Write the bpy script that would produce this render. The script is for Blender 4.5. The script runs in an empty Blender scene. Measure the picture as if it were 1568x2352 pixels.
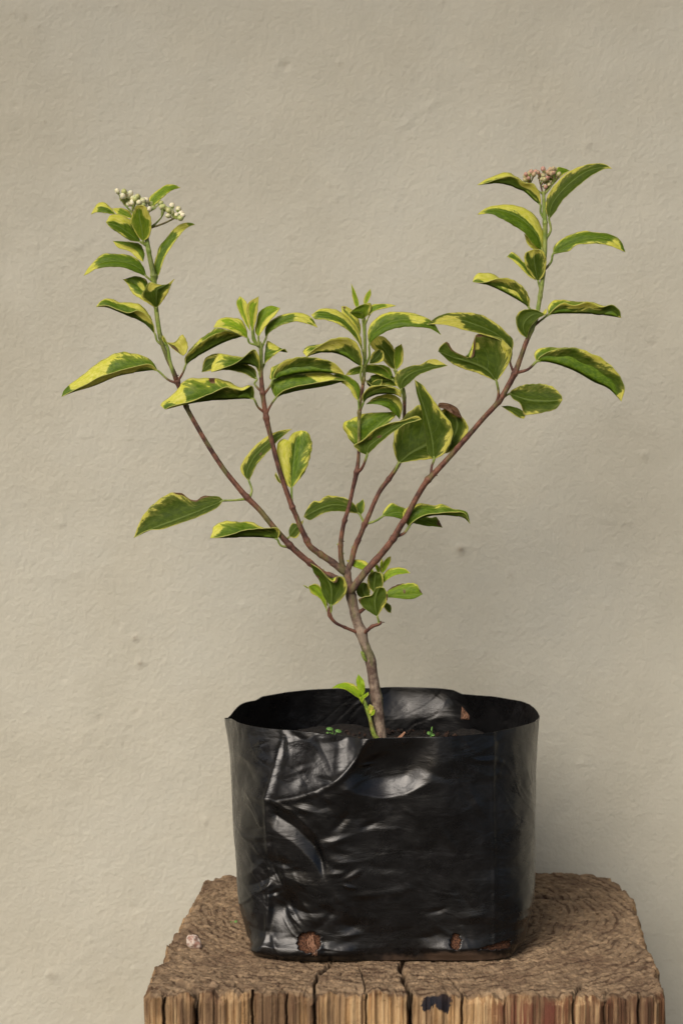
import bpy, math, random
import numpy as np
from mathutils import Vector

random.seed(7)
rng = np.random.default_rng(11)
scene = bpy.context.scene
COL = scene.collection

# ------------------------------------------------------------------ camera
FPX = 4730.0                      # focal length in pixels of a 1568 x 2352 frame
ZS = 0.45                         # height of the stump top
ZC = ZS + 0.36                    # camera height
CAM = Vector((0, -1.35, ZC))
PITCH = math.atan(302 / FPX)
cam_data = bpy.data.cameras.new('camera')
cam = bpy.data.objects.new('camera', cam_data)
COL.objects.link(cam)
cam.location = CAM
cam.rotation_euler = (math.pi / 2 - PITCH, 0, 0)
cam_data.sensor_fit = 'VERTICAL'
cam_data.sensor_height = 36
cam_data.sensor_width = 24
cam_data.lens = FPX / 2352 * 36
cam_data.clip_start = 0.01
cam_data.clip_end = 200
cam_data.dof.use_dof = True
cam_data.dof.focus_distance = 1.33
cam_data.dof.aperture_fstop = 11
scene.camera = cam
scene.render.resolution_x = 682
scene.render.resolution_y = 1024

# ------------------------------------------------------------------ light
SUN_EL, SUN_AZ = math.radians(40), math.radians(-31)    # azimuth from the camera side, minus = from the left
world = bpy.data.worlds.new('World')
scene.world = world
world.use_nodes = True
wn = world.node_tree
bg = wn.nodes['Background']
sky = wn.nodes.new('ShaderNodeTexSky')
sky.sky_type = 'NISHITA'
sky.sun_disc = False
sky.sun_elevation = SUN_EL
sky.sun_rotation = math.pi + SUN_AZ * -1
sky.air_density = 1.0
sky.dust_density = 6.0
sky.ozone_density = 0.6
wn.links.new(sky.outputs[0], bg.inputs[0])
bg.inputs[1].default_value = 0.075
sd = bpy.data.lights.new('sun', 'SUN')
sd.energy = 1.5
sd.angle = math.radians(38)
sd.color = (1, 0.955, 0.90)
sun = bpy.data.objects.new('sun', sd)
COL.objects.link(sun)
sdir = Vector((math.sin(SUN_AZ) * math.cos(SUN_EL), -math.cos(SUN_AZ) * math.cos(SUN_EL), math.sin(SUN_EL)))
sun.rotation_euler = sdir.to_track_quat('Z', 'Y').to_euler()
sun.location = sdir * 3
scene.view_settings.view_transform = 'Standard'
scene.view_settings.look = 'None'
scene.view_settings.gamma = 1
scene.view_settings.exposure = 0.57

# ------------------------------------------------------------------ helpers
cp, sp = math.cos(PITCH), math.sin(PITCH)
PXM = 1.35 / FPX                  # metres per traced pixel at the plant
def ray(x, y):
    a, b = (x - 784) / FPX, (1176 - y) / FPX
    return Vector((a, cp + b * sp, b * cp - sp))
def P(x, y, d=0.0):
    """traced point (1568-wide frame), d = pixels nearer than the plant's own plane"""
    r = ray(x, y)
    return CAM + r * ((-d * PXM - CAM.y) / r.y)
def on_plane(x, y, z):
    r = ray(x, y)
    return CAM + r * ((z - CAM.z) / r.z)
def proj(p):
    """numpy (n,3) -> traced pixel coordinates"""
    q = p - np.array(CAM)
    f = q[:, 1] * cp - q[:, 2] * sp
    u = q[:, 1] * sp + q[:, 2] * cp
    return 784 + FPX * q[:, 0] / f, 1176 - FPX * u / f

def hash3(ix, iy, iz, s):
    h = (ix.astype(np.int64) * 374761393 + iy.astype(np.int64) * 668265263 + iz.astype(np.int64) * 2147483647 + s * 1274126177) & 0xffffffff
    h = ((h ^ (h >> 13)) * 1274126177) & 0xffffffff
    h = ((h ^ (h >> 16)) * 2246822519) & 0xffffffff
    return ((h ^ (h >> 15)) & 0xffffff) / float(0xffffff)
def vnoise(x, y, z=0.0, s=0):
    x, y, z = np.broadcast_arrays(np.asarray(x, float), np.asarray(y, float), np.asarray(z, float))
    fx, fy, fz = np.floor(x), np.floor(y), np.floor(z)
    tx, ty, tz = x - fx, y - fy, z - fz
    tx, ty, tz = [t * t * (3 - 2 * t) for t in (tx, ty, tz)]
    r = 0
    for a in (0, 1):
        for b in (0, 1):
            for c in (0, 1):
                w = (tx if a else 1 - tx) * (ty if b else 1 - ty) * (tz if c else 1 - tz)
                r = r + w * hash3(fx + a, fy + b, fz + c, s)
    return r * 2 - 1
def fbm(x, y, z=0.0, s=0, o=4):
    r, a = 0, 1.0
    for i in range(o):
        r = r + a * vnoise(x * 2 ** i, y * 2 ** i, np.asarray(z) * 2 ** i, s + i)
        a *= 0.5
    return r
def sstep(a, b, x):
    t = np.clip((x - a) / (b - a), 0, 1)
    return t * t * (3 - 2 * t)

def link(name, me, mats=(), parent=None, smooth=True):
    o = bpy.data.objects.new(name, me)
    COL.objects.link(o)
    for m in (mats if isinstance(mats, (list, tuple)) else [mats]):
        me.materials.append(m)
    if smooth and len(me.polygons):
        me.polygons.foreach_set('use_smooth', [True] * len(me.polygons))
    if parent is not None:
        o.parent = parent
        o.matrix_parent_inverse = parent.matrix_world.inverted()
    return o
def tag(o, label, cat, group=None, kind=None):
    o['label'] = label
    if cat: o['category'] = cat
    if group: o['group'] = group
    if kind: o['kind'] = kind
    return o
def empty(name, loc, label, cat, group=None):
    o = bpy.data.objects.new(name, None)
    COL.objects.link(o)
    o.location = loc
    o.empty_display_size = 0.02
    bpy.context.view_layer.update()
    return tag(o, label, cat, group)
def mesh(name, v, f, attrs=None, uv=None):
    me = bpy.data.meshes.new(name)
    me.from_pydata([tuple(p) for p in v], [], [tuple(q) for q in f])
    if attrs:
        for k, a in attrs.items():
            at = me.attributes.new(k, 'FLOAT', 'POINT')
            at.data.foreach_set('value', np.asarray(a, np.float32))
    if uv is not None:
        l = me.uv_layers.new(name='UVMap')
        li = np.zeros(len(me.loops), np.int32)
        me.loops.foreach_get('vertex_index', li)
        l.data.foreach_set('uv', np.asarray(uv, np.float32)[li].ravel())
    me.update()
    return me
def gridfaces(nr, nc, closed=False):
    r = np.arange(nr - 1)[:, None]
    c = np.arange(nc if closed else nc - 1)[None, :]
    c2 = (c + 1) % nc
    return np.stack([(r * nc + c), (r * nc + c2), ((r + 1) * nc + c2), ((r + 1) * nc + c)], -1).reshape(-1, 4)
def resample(pts, n):
    """Catmull-Rom through pts, n points spaced evenly by length"""
    pts = np.asarray(pts, float)
    if len(pts) == 2:
        t = np.linspace(0, 1, n)[:, None]
        return pts[0] * (1 - t) + pts[1] * t
    e = np.vstack([2 * pts[0] - pts[1], pts, 2 * pts[-1] - pts[-2]])
    out = []
    for i in range(1, len(e) - 2):
        for t in np.linspace(0, 1, 14, endpoint=False):
            p0, p1, p2, p3 = e[i - 1], e[i], e[i + 1], e[i + 2]
            out.append(0.5 * (2 * p1 + (p2 - p0) * t + (2 * p0 - 5 * p1 + 4 * p2 - p3) * t * t + (3 * p1 - p0 - 3 * p2 + p3) * t ** 3))
    out.append(pts[-1])
    out = np.array(out)
    s = np.concatenate([[0], np.cumsum(np.linalg.norm(np.diff(out[:, :3], axis=0), axis=1))])
    q = np.linspace(0, s[-1], n)
    return np.stack([np.interp(q, s, out[:, k]) for k in range(out.shape[1])], 1)
def tube_geo(c, r, sides=12, cap=True):
    """c (n,3), r (n,) -> verts, faces"""
    n = len(c)
    T = np.gradient(c, axis=0)
    T /= np.linalg.norm(T, axis=1)[:, None] + 1e-12
    nrm = np.cross(T[0], [0.3, 1, 0.1]); nrm /= np.linalg.norm(nrm)
    vs = []
    for i in range(n):
        nrm = nrm - T[i] * np.dot(nrm, T[i]); nrm /= np.linalg.norm(nrm)
        b = np.cross(T[i], nrm)
        a = np.linspace(0, 2 * math.pi, sides, endpoint=False)
        rr = r[i] if np.ndim(r[i]) else np.full(sides, r[i])
        vs.append(c[i] + (np.cos(a) * rr)[:, None] * nrm + (np.sin(a) * rr)[:, None] * b)
    v = np.vstack(vs)
    f = [tuple(q) for q in gridfaces(n, sides, True)]
    if cap:
        f.append(tuple(range(sides))[::-1])
        f.append(tuple(range((n - 1) * sides, n * sides)))
    return v, f

# ------------------------------------------------------------------ materials
class NT:
    def __init__(s, name):
        s.m = bpy.data.materials.new(name)
        s.m.use_nodes = True
        s.t = s.m.node_tree
        s.b = s.t.nodes['Principled BSDF']
        s.out = s.t.nodes['Material Output']
    def n(s, typ, **kw):
        x = s.t.nodes.new(typ)
        for k, v in kw.items(): setattr(x, k, v)
        return x
    def l(s, a, b): s.t.links.new(a, b)
    def math(s, op, a, b=None, c=None, clamp=False):
        x = s.n('ShaderNodeMath', operation=op); x.use_clamp = clamp
        for i, v in enumerate((a, b, c)):
            if v is None: continue
            if isinstance(v, (int, float)): x.inputs[i].default_value = v
            else: s.l(v, x.inputs[i])
        return x.outputs[0]
    def attr(s, name): return s.n('ShaderNodeAttribute', attribute_name=name).outputs['Fac']
    def coord(s, which='Object', scale=(1, 1, 1)):
        tc = s.n('ShaderNodeTexCoord'); mp = s.n('ShaderNodeMapping')
        mp.inputs['Scale'].default_value = scale
        s.l(tc.outputs[which], mp.inputs[0])
        return mp.outputs[0]
    def noise(s, vec, scale, detail=4, rough=0.55, dist=0):
        x = s.n('ShaderNodeTexNoise'); s.l(vec, x.inputs['Vector'])
        x.inputs['Scale'].default_value = scale; x.inputs['Detail'].default_value = detail
        x.inputs['Roughness'].default_value = rough; x.inputs['Distortion'].default_value = dist
        return x.outputs['Fac']
    def ramp(s, fac, lo, hi, a=0.0, b=1.0):
        x = s.n('ShaderNodeMapRange'); x.interpolation_type = 'SMOOTHSTEP'
        s.l(fac, x.inputs[0])
        for i, v in zip((1, 2, 3, 4), (lo, hi, a, b)): x.inputs[i].default_value = v
        return x.outputs[0]
    def mix(s, fac, a, b, blend='MIX'):
        x = s.n('ShaderNodeMix', data_type='RGBA', blend_type=blend)
        if isinstance(fac, (int, float)): x.inputs[0].default_value = fac
        else: s.l(fac, x.inputs[0])
        for sock, v in ((x.inputs[6], a), (x.inputs[7], b)):
            if isinstance(v, tuple): sock.default_value = (*v[:3], 1)
            else: s.l(v, sock)
        return x.outputs[2]
    def bump(s, h, strength, dist, prev=None):
        x = s.n('ShaderNodeBump'); x.inputs['Strength'].default_value = strength
        x.inputs['Distance'].default_value = dist; s.l(h, x.inputs['Height'])
        if prev is not None: s.l(prev, x.inputs['Normal'])
        return x.outputs[0]
    def set(s, k, v):
        i = s.b.inputs[k]
        if isinstance(v, tuple): i.default_value = (*v[:3], 1)
        elif isinstance(v, (int, float)): i.default_value = v
        else: s.l(v, i)

def leaf_material(name, green_a, green_b, yellow_a, yellow_b, rough, transl):
    m = NT(name)
    uvn = m.n('ShaderNodeUVMap'); uvn.uv_map = 'UVMap'
    sep = m.n('ShaderNodeSeparateXYZ'); m.l(uvn.outputs[0], sep.inputs[0])
    U, V = sep.outputs[0], sep.outputs[1]                   # U -1..1 across, V length
    au = m.math('ABSOLUTE', U)
    rnd = m.n('ShaderNodeObjectInfo').outputs['Random']
    seed = m.math('MULTIPLY', rnd, 37.0)
    side = m.math('MULTIPLY', m.math('SIGN', U), 3.1)
    vein = m.math('SUBTRACT', V, m.math('MULTIPLY', au, 0.22))
    cv = m.n('ShaderNodeCombineXYZ')
    m.l(m.math('MULTIPLY', vein, 5.0), cv.inputs[0]); m.l(m.math('MULTIPLY', au, 0.9), cv.inputs[1]); m.l(m.math('ADD', seed, side), cv.inputs[2])
    jag = m.noise(cv.outputs[0], 2.6, 5, 0.68)
    cv2 = m.n('ShaderNodeCombineXYZ')
    m.l(m.math('MULTIPLY', V, 2.4), cv2.inputs[0]); m.l(U, cv2.inputs[1]); m.l(seed, cv2.inputs[2])
    blot = m.noise(cv2.outputs[0], 1.6, 2, 0.5)
    fld = m.math('ADD', m.attr('yel'), m.math('ADD', m.math('MULTIPLY', m.math('SUBTRACT', jag, 0.5), 1.5), m.math('MULTIPLY', m.math('SUBTRACT', blot, 0.5), 1.1)))
    ymask = m.ramp(fld, -0.04, 0.05)
    halo = m.ramp(fld, -0.34, 0.0)                          # a paler green rim round the yellow
    fine = m.noise(cv2.outputs[0], 9, 5, 0.6)
    g = m.mix(m.ramp(fine, 0.35, 0.65), green_a, green_b)
    g = m.mix(m.math('MULTIPLY', halo, 0.36), g, tuple(0.5 * (a + b) for a, b in zip(green_b, yellow_b)))
    g = m.mix(m.math('MULTIPLY', m.attr('young'), 0.85), g, m.mix(m.ramp(fine, 0.35, 0.65), (0.21, 0.38, 0.010), (0.37, 0.50, 0.018)))
    y = m.mix(m.ramp(fine, 0.3, 0.7), yellow_a, yellow_b)
    col = m.mix(ymask, g, y)
    mid = m.ramp(au, 0.02, 0.075, 1, 0)                     # midrib
    # side veins curving towards the tip
    sv = m.math('SUBTRACT', m.math('MULTIPLY', V, 8.0), m.math('MULTIPLY', m.math('POWER', au, 1.3), 2.6))
    saw = m.math('ABSOLUTE', m.math('SUBTRACT', m.math('FRACT', sv), 0.5))
    svm = m.math('MULTIPLY', m.ramp(saw, 0.0, 0.07, 1, 0), m.ramp(au, 0.85, 0.5))
    col = m.mix(m.math('MULTIPLY', svm, 0.20), col, (0.18, 0.26, 0.06))
    col = m.mix(m.math('MULTIPLY', mid, 0.40), col, (0.24, 0.32, 0.08))
    rim = m.ramp(au, 0.93, 0.985)
    col = m.mix(m.math('MULTIPLY', rim, 0.32), col, (0.40, 0.43, 0.10))
    # brown damage and freckles
    cn = m.n('ShaderNodeCombineXYZ'); m.l(m.math('MULTIPLY', V, 3.0), cn.inputs[0]); m.l(U, cn.inputs[1]); m.l(m.math('ADD', seed, 9.0), cn.inputs[2])
    vo = m.n('ShaderNodeTexVoronoi'); vo.inputs['Scale'].default_value = 3.2; m.l(cn.outputs[0], vo.inputs['Vector'])
    sepc = m.n('ShaderNodeSeparateColor'); m.l(vo.outputs['Color'], sepc.inputs[0])
    freck = m.math('MULTIPLY', m.ramp(vo.outputs['Distance'], 0.05, 0.11, 1, 0), m.ramp(sepc.outputs[0], 0.80, 0.82))
    bm = m.math('ADD', m.attr('brn'), m.math('MULTIPLY', m.math('SUBTRACT', fine, 0.5), 0.8))
    brown = m.ramp(bm, 0.35, 0.5)
    col = m.mix(m.math('MULTIPLY', freck, 0.8), col, (0.07, 0.035, 0.012))
    col = m.mix(brown, col, m.mix(m.ramp(fine, 0.4, 0.6), (0.06, 0.022, 0.012), (0.19, 0.11, 0.06)))
    m.set('Base Color', col)
    m.set('Roughness', m.math('ADD', rough, m.math('MULTIPLY', fine, 0.22)))
    m.set('Specular IOR Level', 0.20)
    h = m.math('ADD', m.math('MULTIPLY', svm, -0.6), m.math('ADD', m.math('MULTIPLY', mid, -1.0), m.math('MULTIPLY', fine, 0.45)))
    nrm = m.bump(h, 0.55, 0.0006)
    m.set('Normal', nrm)
    tr = m.n('ShaderNodeBsdfTranslucent'); m.l(m.mix(0.45, col, (0.38, 0.48, 0.02)), tr.inputs[0])
    ms = m.n('ShaderNodeMixShader'); ms.inputs[0].default_value = transl
    m.l(m.b.outputs[0], ms.inputs[1]); m.l(tr.outputs[0], ms.inputs[2]); m.l(ms.outputs[0], m.out.inputs[0])
    return m.m
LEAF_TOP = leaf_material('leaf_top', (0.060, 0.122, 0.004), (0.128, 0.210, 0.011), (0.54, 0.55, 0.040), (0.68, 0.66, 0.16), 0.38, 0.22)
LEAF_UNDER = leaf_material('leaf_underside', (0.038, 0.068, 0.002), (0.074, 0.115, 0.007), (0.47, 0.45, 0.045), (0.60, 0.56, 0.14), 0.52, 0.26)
def simple(name, col, rough=0.6, spec=0.5):
    m = NT(name); m.set('Base Color', col); m.set('Roughness', rough); m.set('Specular IOR Level', spec)
    return m
LEAF_EDGE = simple('leaf_edge', (0.42, 0.44, 0.10), 0.5).m

def stem_material():
    m = NT('stem_bark')
    c = m.coord('Object')
    n1 = m.noise(c, 900, 5, 0.65); n2 = m.noise(c, 150, 5, 0.6); n3 = m.noise(m.coord('Object', (1, 1, 0.18)), 1500, 4, 0.6)
    age = m.attr('age')
    old = m.mix(m.ramp(n2, 0.38, 0.62), (0.10, 0.062, 0.045), (0.29, 0.225, 0.165))
    red = m.mix(m.ramp(n2, 0.35, 0.65), (0.052, 0.016, 0.011), (0.190, 0.076, 0.042))
    grn = m.mix(m.ramp(n2, 0.35, 0.65), (0.15, 0.23, 0.028), (0.28, 0.33, 0.075))
    ag = m.math('ADD', age, m.math('MULTIPLY', m.math('SUBTRACT', n2, 0.5), 0.35))
    col = m.mix(m.ramp(ag, 0.12, 0.35), old, red)
    col = m.mix(m.ramp(ag, 0.60, 0.85), col, grn)
    # moss green streaks on the older twigs
    streak = m.ramp(m.noise(m.coord('Object', (1, 1, 0.25)), 170, 3, 0.5), 0.52, 0.62)
    col = m.mix(m.math('MULTIPLY', streak, m.attr('moss')), col, (0.12, 0.14, 0.035))
    # lenticels
    v = m.n('ShaderNodeTexVoronoi'); v.inputs['Scale'].default_value = 800; m.l(c, v.inputs['Vector'])
    len_ = m.ramp(v.outputs['Distance'], 0.10, 0.24, 1, 0)
    col = m.mix(m.math('MULTIPLY', len_, m.math('MULTIPLY', m.ramp(ag, 0.9, 0.55), 0.38)), col, (0.34, 0.25, 0.17))
    col = m.mix(m.math('MULTIPLY', m.ramp(n3, 0.56, 0.70), 0.55), col, (0.045, 0.020, 0.015))
    m.set('Base Color', col); m.set('Roughness', m.ramp(ag, 0.1, 0.9, 0.75, 0.36))
    h = m.math('ADD', n3, m.math('MULTIPLY', len_, 0.6))
    m.set('Normal', m.bump(h, 0.8, 0.0009))
    return m.m
STEM = stem_material()

# ------------------------------------------------------------------ setting: wall and ground
def wall_material():
    m = NT('painted_plaster')
    c = m.coord('Object')
    big = m.noise(c, 5, 4, 0.55); mid = m.noise(c, 26, 5, 0.6); fine = m.noise(c, 210, 4, 0.6); grit = m.noise(c, 620, 3, 0.6)
    col = m.mix(m.ramp(big, 0.3, 0.7), (0.450, 0.432, 0.352), (0.505, 0.498, 0.428))
    col = m.mix(m.math('MULTIPLY', m.ramp(mid, 0.35, 0.7), 0.35), col, (0.54, 0.52, 0.43))
    spots = m.noise(c, 75, 5, 0.7)
    col = m.mix(m.math('MULTIPLY', m.ramp(spots, 0.68, 0.76), 0.35), col, (0.33, 0.28, 0.20))
    col = m.mix(m.attr('stain'), col, (0.23, 0.19, 0.14))
    m.set('Base Color', col); m.set('Roughness', 0.62); m.set('Specular IOR Level', 0.3)
    n1 = m.bump(m.noise(c, 150, 2, 0.45, 0), 0.42, 0.0011)
    n2 = m.bump(m.noise(c, 300, 3, 0.55), 0.5, 0.0008, n1)
    m.set('Normal', m.bump(grit, 0.3, 0.0006, n2))
    return m.m
WALL_Y = 0.19
def build_wall():
    nx, nz = 420, 620
    xs = np.linspace(-0.36, 0.36, nx); zs = np.linspace(ZS - 0.22, ZS + 0.80, nz)
    # fine grid where the picture looks, long plain strips beyond
    xs = np.concatenate([[-3, -1.2, -0.6], xs, [0.6, 1.2, 3]]); zs = np.concatenate([[-0.0, 0.12], zs, [1.4, 1.9, 2.6]])
    X, Z = np.meshgrid(xs, zs)
    pts = np.stack([X.ravel(), np.full(X.size, WALL_Y), Z.ravel()], 1)
    x, z = pts[:, 0], pts[:, 2]
    h = 0.00022 * fbm(x * 28, z * 28, 0, 3, 2) + 0.00008 * fbm(x * 110, z * 110, 0.5, 9, 2) + 0.0016 * fbm(x * 6, z * 6, 2, 5, 2)
    px, py = proj(pts)
    st = np.zeros(len(px))
    # marks seen on the plaster: pits, lumps and trowel scratches (traced)
    for (mx, my, r, hh, s) in [(655,150,9,-.0022,.3),(310,1465,7,.0020,.7),(322,1523,8,.0022,.7),(1057,1262,13,.0028,.7),(1478,1045,10,.0018,.2),
                            (118,2240,12,.0020,.35),(490,2262,12,-.0015,.3),(1498,790,9,-.0014,.2),(838,1005,8,-.0020,.4),(1350,330,12,.0016,.15),(60,44,9,-.001,.3),
                            (30,30,8,.001,.3),(300,880,5,.001,.4),(1420,1290,10,.0016,0),(985,1105,12,-.0014,.15),(1390,1390,9,.0012,0),(760,700,9,.001,.2),
                            (560,1390,11,.0012,0),(140,1200,10,.0012,0),(230,1650,11,-.0012,.15),(90,60,8,.001,.2)]:
        mx2 = 784 + (mx - 784); d2 = ((px - mx2) ** 2 + ((py - my) * 1.15) ** 2) / r ** 2
        g = np.exp(-d2); h += .6 * hh * g * (1 + 0.4 * vnoise(px / 4, py / 4)); st = np.maximum(st, s * np.exp(-d2 * 2.2))
    wr = random.Random(9)
    for _ in range(150):
        mx, my, r, hh, s_ = wr.uniform(0, 1568), wr.uniform(0, 2352), wr.uniform(2.5, 7), wr.choice([-1, 1, 1]) * wr.uniform(.0002, .0008), wr.choice([0, 0, 0, .1, .3])
        d2 = ((px - mx) ** 2 + (py - my) ** 2) / r ** 2
        g = np.exp(-d2); h += hh * g; st = np.maximum(st, s_ * np.exp(-d2 * 3))
    for (x0, y0, x1, y1, w, hh) in [(990,235,910,300,7,.0013),(950,600,1010,560,6,.001),(1090,250,1120,330,6,.001),(700,470,720,560,5,.0009),(60,560,180,570,6,.001),
                                    (1240,150,1232,330,7,-.0009),(1330,640,1460,625,6,.0009),(420,340,520,330,6,.0009),(1130,1450,1240,1440,6,.001),(200,1000,330,1010,7,.001),
                                    (80,1330,260,1300,8,.0009),(1230,1600,1330,1520,6,.001),(40,1860,180,1830,7,.0009),(1300,1180,1440,1200,7,.001)]:
        dx, dy = x1 - x0, y1 - y0; L = math.hypot(dx, dy)
        t = np.clip(((px - x0) * dx + (py - y0) * dy) / L ** 2, 0, 1)
        wob = 9 * vnoise(t * 7 + x0, y0 * 1.0); hh = hh * .45
        d = np.abs((px - x0) * dy - (py - y0) * dx) / L
        d = np.hypot(px - x0 - t * dx + wob, py - y0 - t * dy)
        h += hh * np.exp(-(d / w) ** 2) * (.6 + .8 * vnoise(px / 12, py / 12, 0, 4))
    pts[:, 1] -= h
    pts[:, 1][(np.abs(x) > 0.4)] = WALL_Y
    me = mesh('wall', pts, gridfaces(len(zs), len(xs)), {'stain': st})
    # thickness: back face and edge of the wall
    w = link('plaster_wall', me, wall_material())
    tag(w, 'rough beige painted plaster wall behind the potted shrub', 'wall')
    so = w.modifiers.new('thickness', 'SOLIDIFY'); so.thickness = 0.12; so.offset = -1
    return w
build_wall()
def build_shade_slab():  # unseen slab added above the frame to shade the top of the wall
    m = simple('shade_slab_brown', (0.16, 0.10, 0.055), 0.8)
    x0, x1, y0, y1, z0, z1 = -3, 3, -0.74, WALL_Y - 0.004, 2.0, 2.08
    v = [(x, y, z) for z in (z0, z1) for y in (y0, y1) for x in (x0, x1)]
    f = [(0,2,3,1),(4,5,7,6),(0,1,5,4),(1,3,7,5),(3,2,6,7),(2,0,4,6)]
    o = link('unseen_shade_slab', mesh('unseen_shade_slab', v, f), m.m, smooth=False)
    o['kind'] = 'structure'
build_shade_slab()
def build_ground():
    m = NT('paved_earth'); c = m.coord('Object')
    m.set('Base Color', m.mix(m.noise(c, 3, 6, 0.6), (0.05, 0.043, 0.034), (0.11, 0.095, 0.075))); m.set('Roughness', 0.9)
    xs = np.concatenate([[-60, -20, -8], np.linspace(-4, 4, 50), [8, 20, 60]])
    X, Y = np.meshgrid(xs, xs)
    Z = 0.006 * fbm(X * 3, Y * 3, 0, 1, 3) * (np.hypot(X, Y) < 6) - 0.008
    g = link('ground', mesh('ground', np.stack([X.ravel(), Y.ravel(), Z.ravel()], 1), gridfaces(len(xs), len(xs))), m.m)
    g['kind'] = 'structure'
build_ground()

# ------------------------------------------------------------------ wooden stump
def seg_dist(px, py, pl):
    best = np.full(np.shape(px), 1e9)
    for (x0, y0), (x1, y1) in zip(pl[:-1], pl[1:]):
        dx, dy = x1 - x0, y1 - y0; L2 = dx * dx + dy * dy
        t = np.clip(((px - x0) * dx + (py - y0) * dy) / L2, 0, 1)
        best = np.minimum(best, np.hypot(px - x0 - t * dx, py - y0 - t * dy))
    return best
def stump_material():
    m = NT('weathered_wood')
    c = m.coord('Object')
    side = m.attr('side'); ring = m.attr('ring')
    grain = m.noise(m.coord('Object', (1, 1, 0.035)), 420, 5, 0.65)
    grain2 = m.noise(m.coord('Object', (1, 1, 0.10)), 48, 4, 0.6)
    pat = m.noise(c, 28, 5, 0.6); fine = m.noise(c, 520, 4, 0.7); med = m.noise(c, 140, 5, 0.65)
    top = m.mix(m.ramp(med, 0.32, 0.68), (0.100, 0.062, 0.036), (0.34, 0.240, 0.145))
    cvp = m.n('ShaderNodeCombineXYZ'); m.l(m.math('MULTIPLY', m.attr('polr'), 300.0), cvp.inputs[0]); m.l(m.math('MULTIPLY', m.attr('pola'), 42.0), cvp.inputs[1])
    dash = m.noise(cvp.outputs[0], 1.0, 5, 0.65)
    cvq = m.n('ShaderNodeCombineXYZ'); m.l(m.math('MULTIPLY', m.attr('polr'), 40.0), cvq.inputs[0]); m.l(m.math('MULTIPLY', m.attr('pola'), 260.0), cvq.inputs[1])
    rad = m.noise(cvq.outputs[0], 1.0, 4, 0.65)
    top = m.mix(m.math('MULTIPLY', m.ramp(dash, 0.50, 0.58), 0.8), top, (0.050, 0.026, 0.015))
    top = m.mix(m.math('MULTIPLY', m.ramp(rad, 0.60, 0.70), 0.7), top, (0.040, 0.020, 0.012))
    top = m.mix(m.math('MULTIPLY', m.ramp(dash, 0.42, 0.28), 0.55), top, (0.36, 0.275, 0.18))
    top = m.mix(m.math('MULTIPLY', m.ramp(ring, 0.2, 0.8), 0.55), top, (0.25, 0.18, 0.115))
    top = m.mix(m.math('MULTIPLY', m.ramp(fine, 0.62, 0.76), 0.55), top, (0.055, 0.024, 0.014))
    top = m.mix(m.math('MULTIPLY', m.ramp(fine, 0.26, 0.16), 0.5), top, (0.42, 0.34, 0.24))
    top = m.mix(m.math('MULTIPLY', m.ramp(pat, 0.48, 0.66), 0.50), top, (0.085, 0.048, 0.030))
    sd_ = m.mix(m.ramp(grain, 0.30, 0.62), (0.070, 0.036, 0.018), (0.30, 0.195, 0.105))
    sd_ = m.mix(m.math('MULTIPLY', m.ramp(grain2, 0.46, 0.60), 0.80), sd_, m.mix(m.ramp(grain, 0.3, 0.7), (0.36, 0.20, 0.075), (0.56, 0.40, 0.22)))
    sd_ = m.mix(m.math('MULTIPLY', m.attr('brownpaint'), m.ramp(grain, 0.70, 0.40)), sd_, (0.10, 0.040, 0.020))
    sd_ = m.mix(m.math('MULTIPLY', m.attr('redpaint'), m.ramp(grain, 0.66, 0.42, 0, .75)), sd_, (0.17, 0.050, 0.034))
    dk = m.ramp(m.math('ADD', m.attr('darkpaint'), m.math('MULTIPLY', m.math('SUBTRACT', m.math('ADD', m.math('MULTIPLY', grain, .5), m.math('MULTIPLY', med, .5)), 0.52), 3.6)), 0.45, 0.62)
    sd_ = m.mix(dk, sd_, (0.012, 0.013, 0.020))
    sd_ = m.mix(m.math('MULTIPLY', m.ramp(m.noise(m.coord('Object', (1, 1, .6)), 24, 4, .6), .45, .62), .6), sd_, (0.075, 0.042, 0.024))
    col = m.mix(side, top, sd_)
    col = m.mix(m.math('MULTIPLY', m.attr('crack'), 0.85), col, (0.018, 0.010, 0.006))
    m.set('Base Color', col); m.set('Roughness', 0.85); m.set('Specular IOR Level', 0.25)
    h1 = m.mix(side, med, grain)
    n = m.bump(m.math('ADD', m.math('ADD', fine, med), m.mix(side, m.math('MULTIPLY', m.math('ADD', dash, rad), -0.8), (0, 0, 0))), 0.65, 0.0013)
    m.set('Normal', m.bump(grain, 0.45, 0.0010, n))
    return m.m
CRACKS = [  # traced on the top, last point on the front edge; half width, depth (m)
    ([(724,2300),(722,2262),(732,2236),(752,2222),(760,2212)], 2.6, .007),
    ([(942,2300),(938,2272),(924,2250),(930,2238),(918,2226),(924,2205)], 3.6, .011),
    ([(454,2310),(450,2275),(425,2262),(405,2255)], 3.6, .009),
    ([(1062,2300),(1058,2278),(1045,2262),(1038,2252)], 1.8, .004),
    ([(842,2300),(838,2270),(832,2240),(826,2225)], 1.5, .003),
    ([(581,2310),(575,2285),(545,2262)], 2.6, .005),
    ([(1318,2310),(1316,2282),(1335,2262)], 2.4, .005),
    ([(1390,2310),(1388,2284),(1400,2270)], 2.0, .004),
    ([(660,2300),(655,2275),(640,2262)], 1.8, .003),
    ([(1160,2300),(1158,2282)], 1.6, .002), ([(1468,2305),(1464,2280)], 2.4, .004), ([(378,2305),(376,2282)], 2.6, .004),
    ([(760,2240),(930,2244),(1040,2250)], 1.0, .0012), ([(640,2228),(760,2238)], 1.0, .0012),
    ([(1225,2060),(1290,2064),(1370,2056)], 2.0, .003),
]
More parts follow.
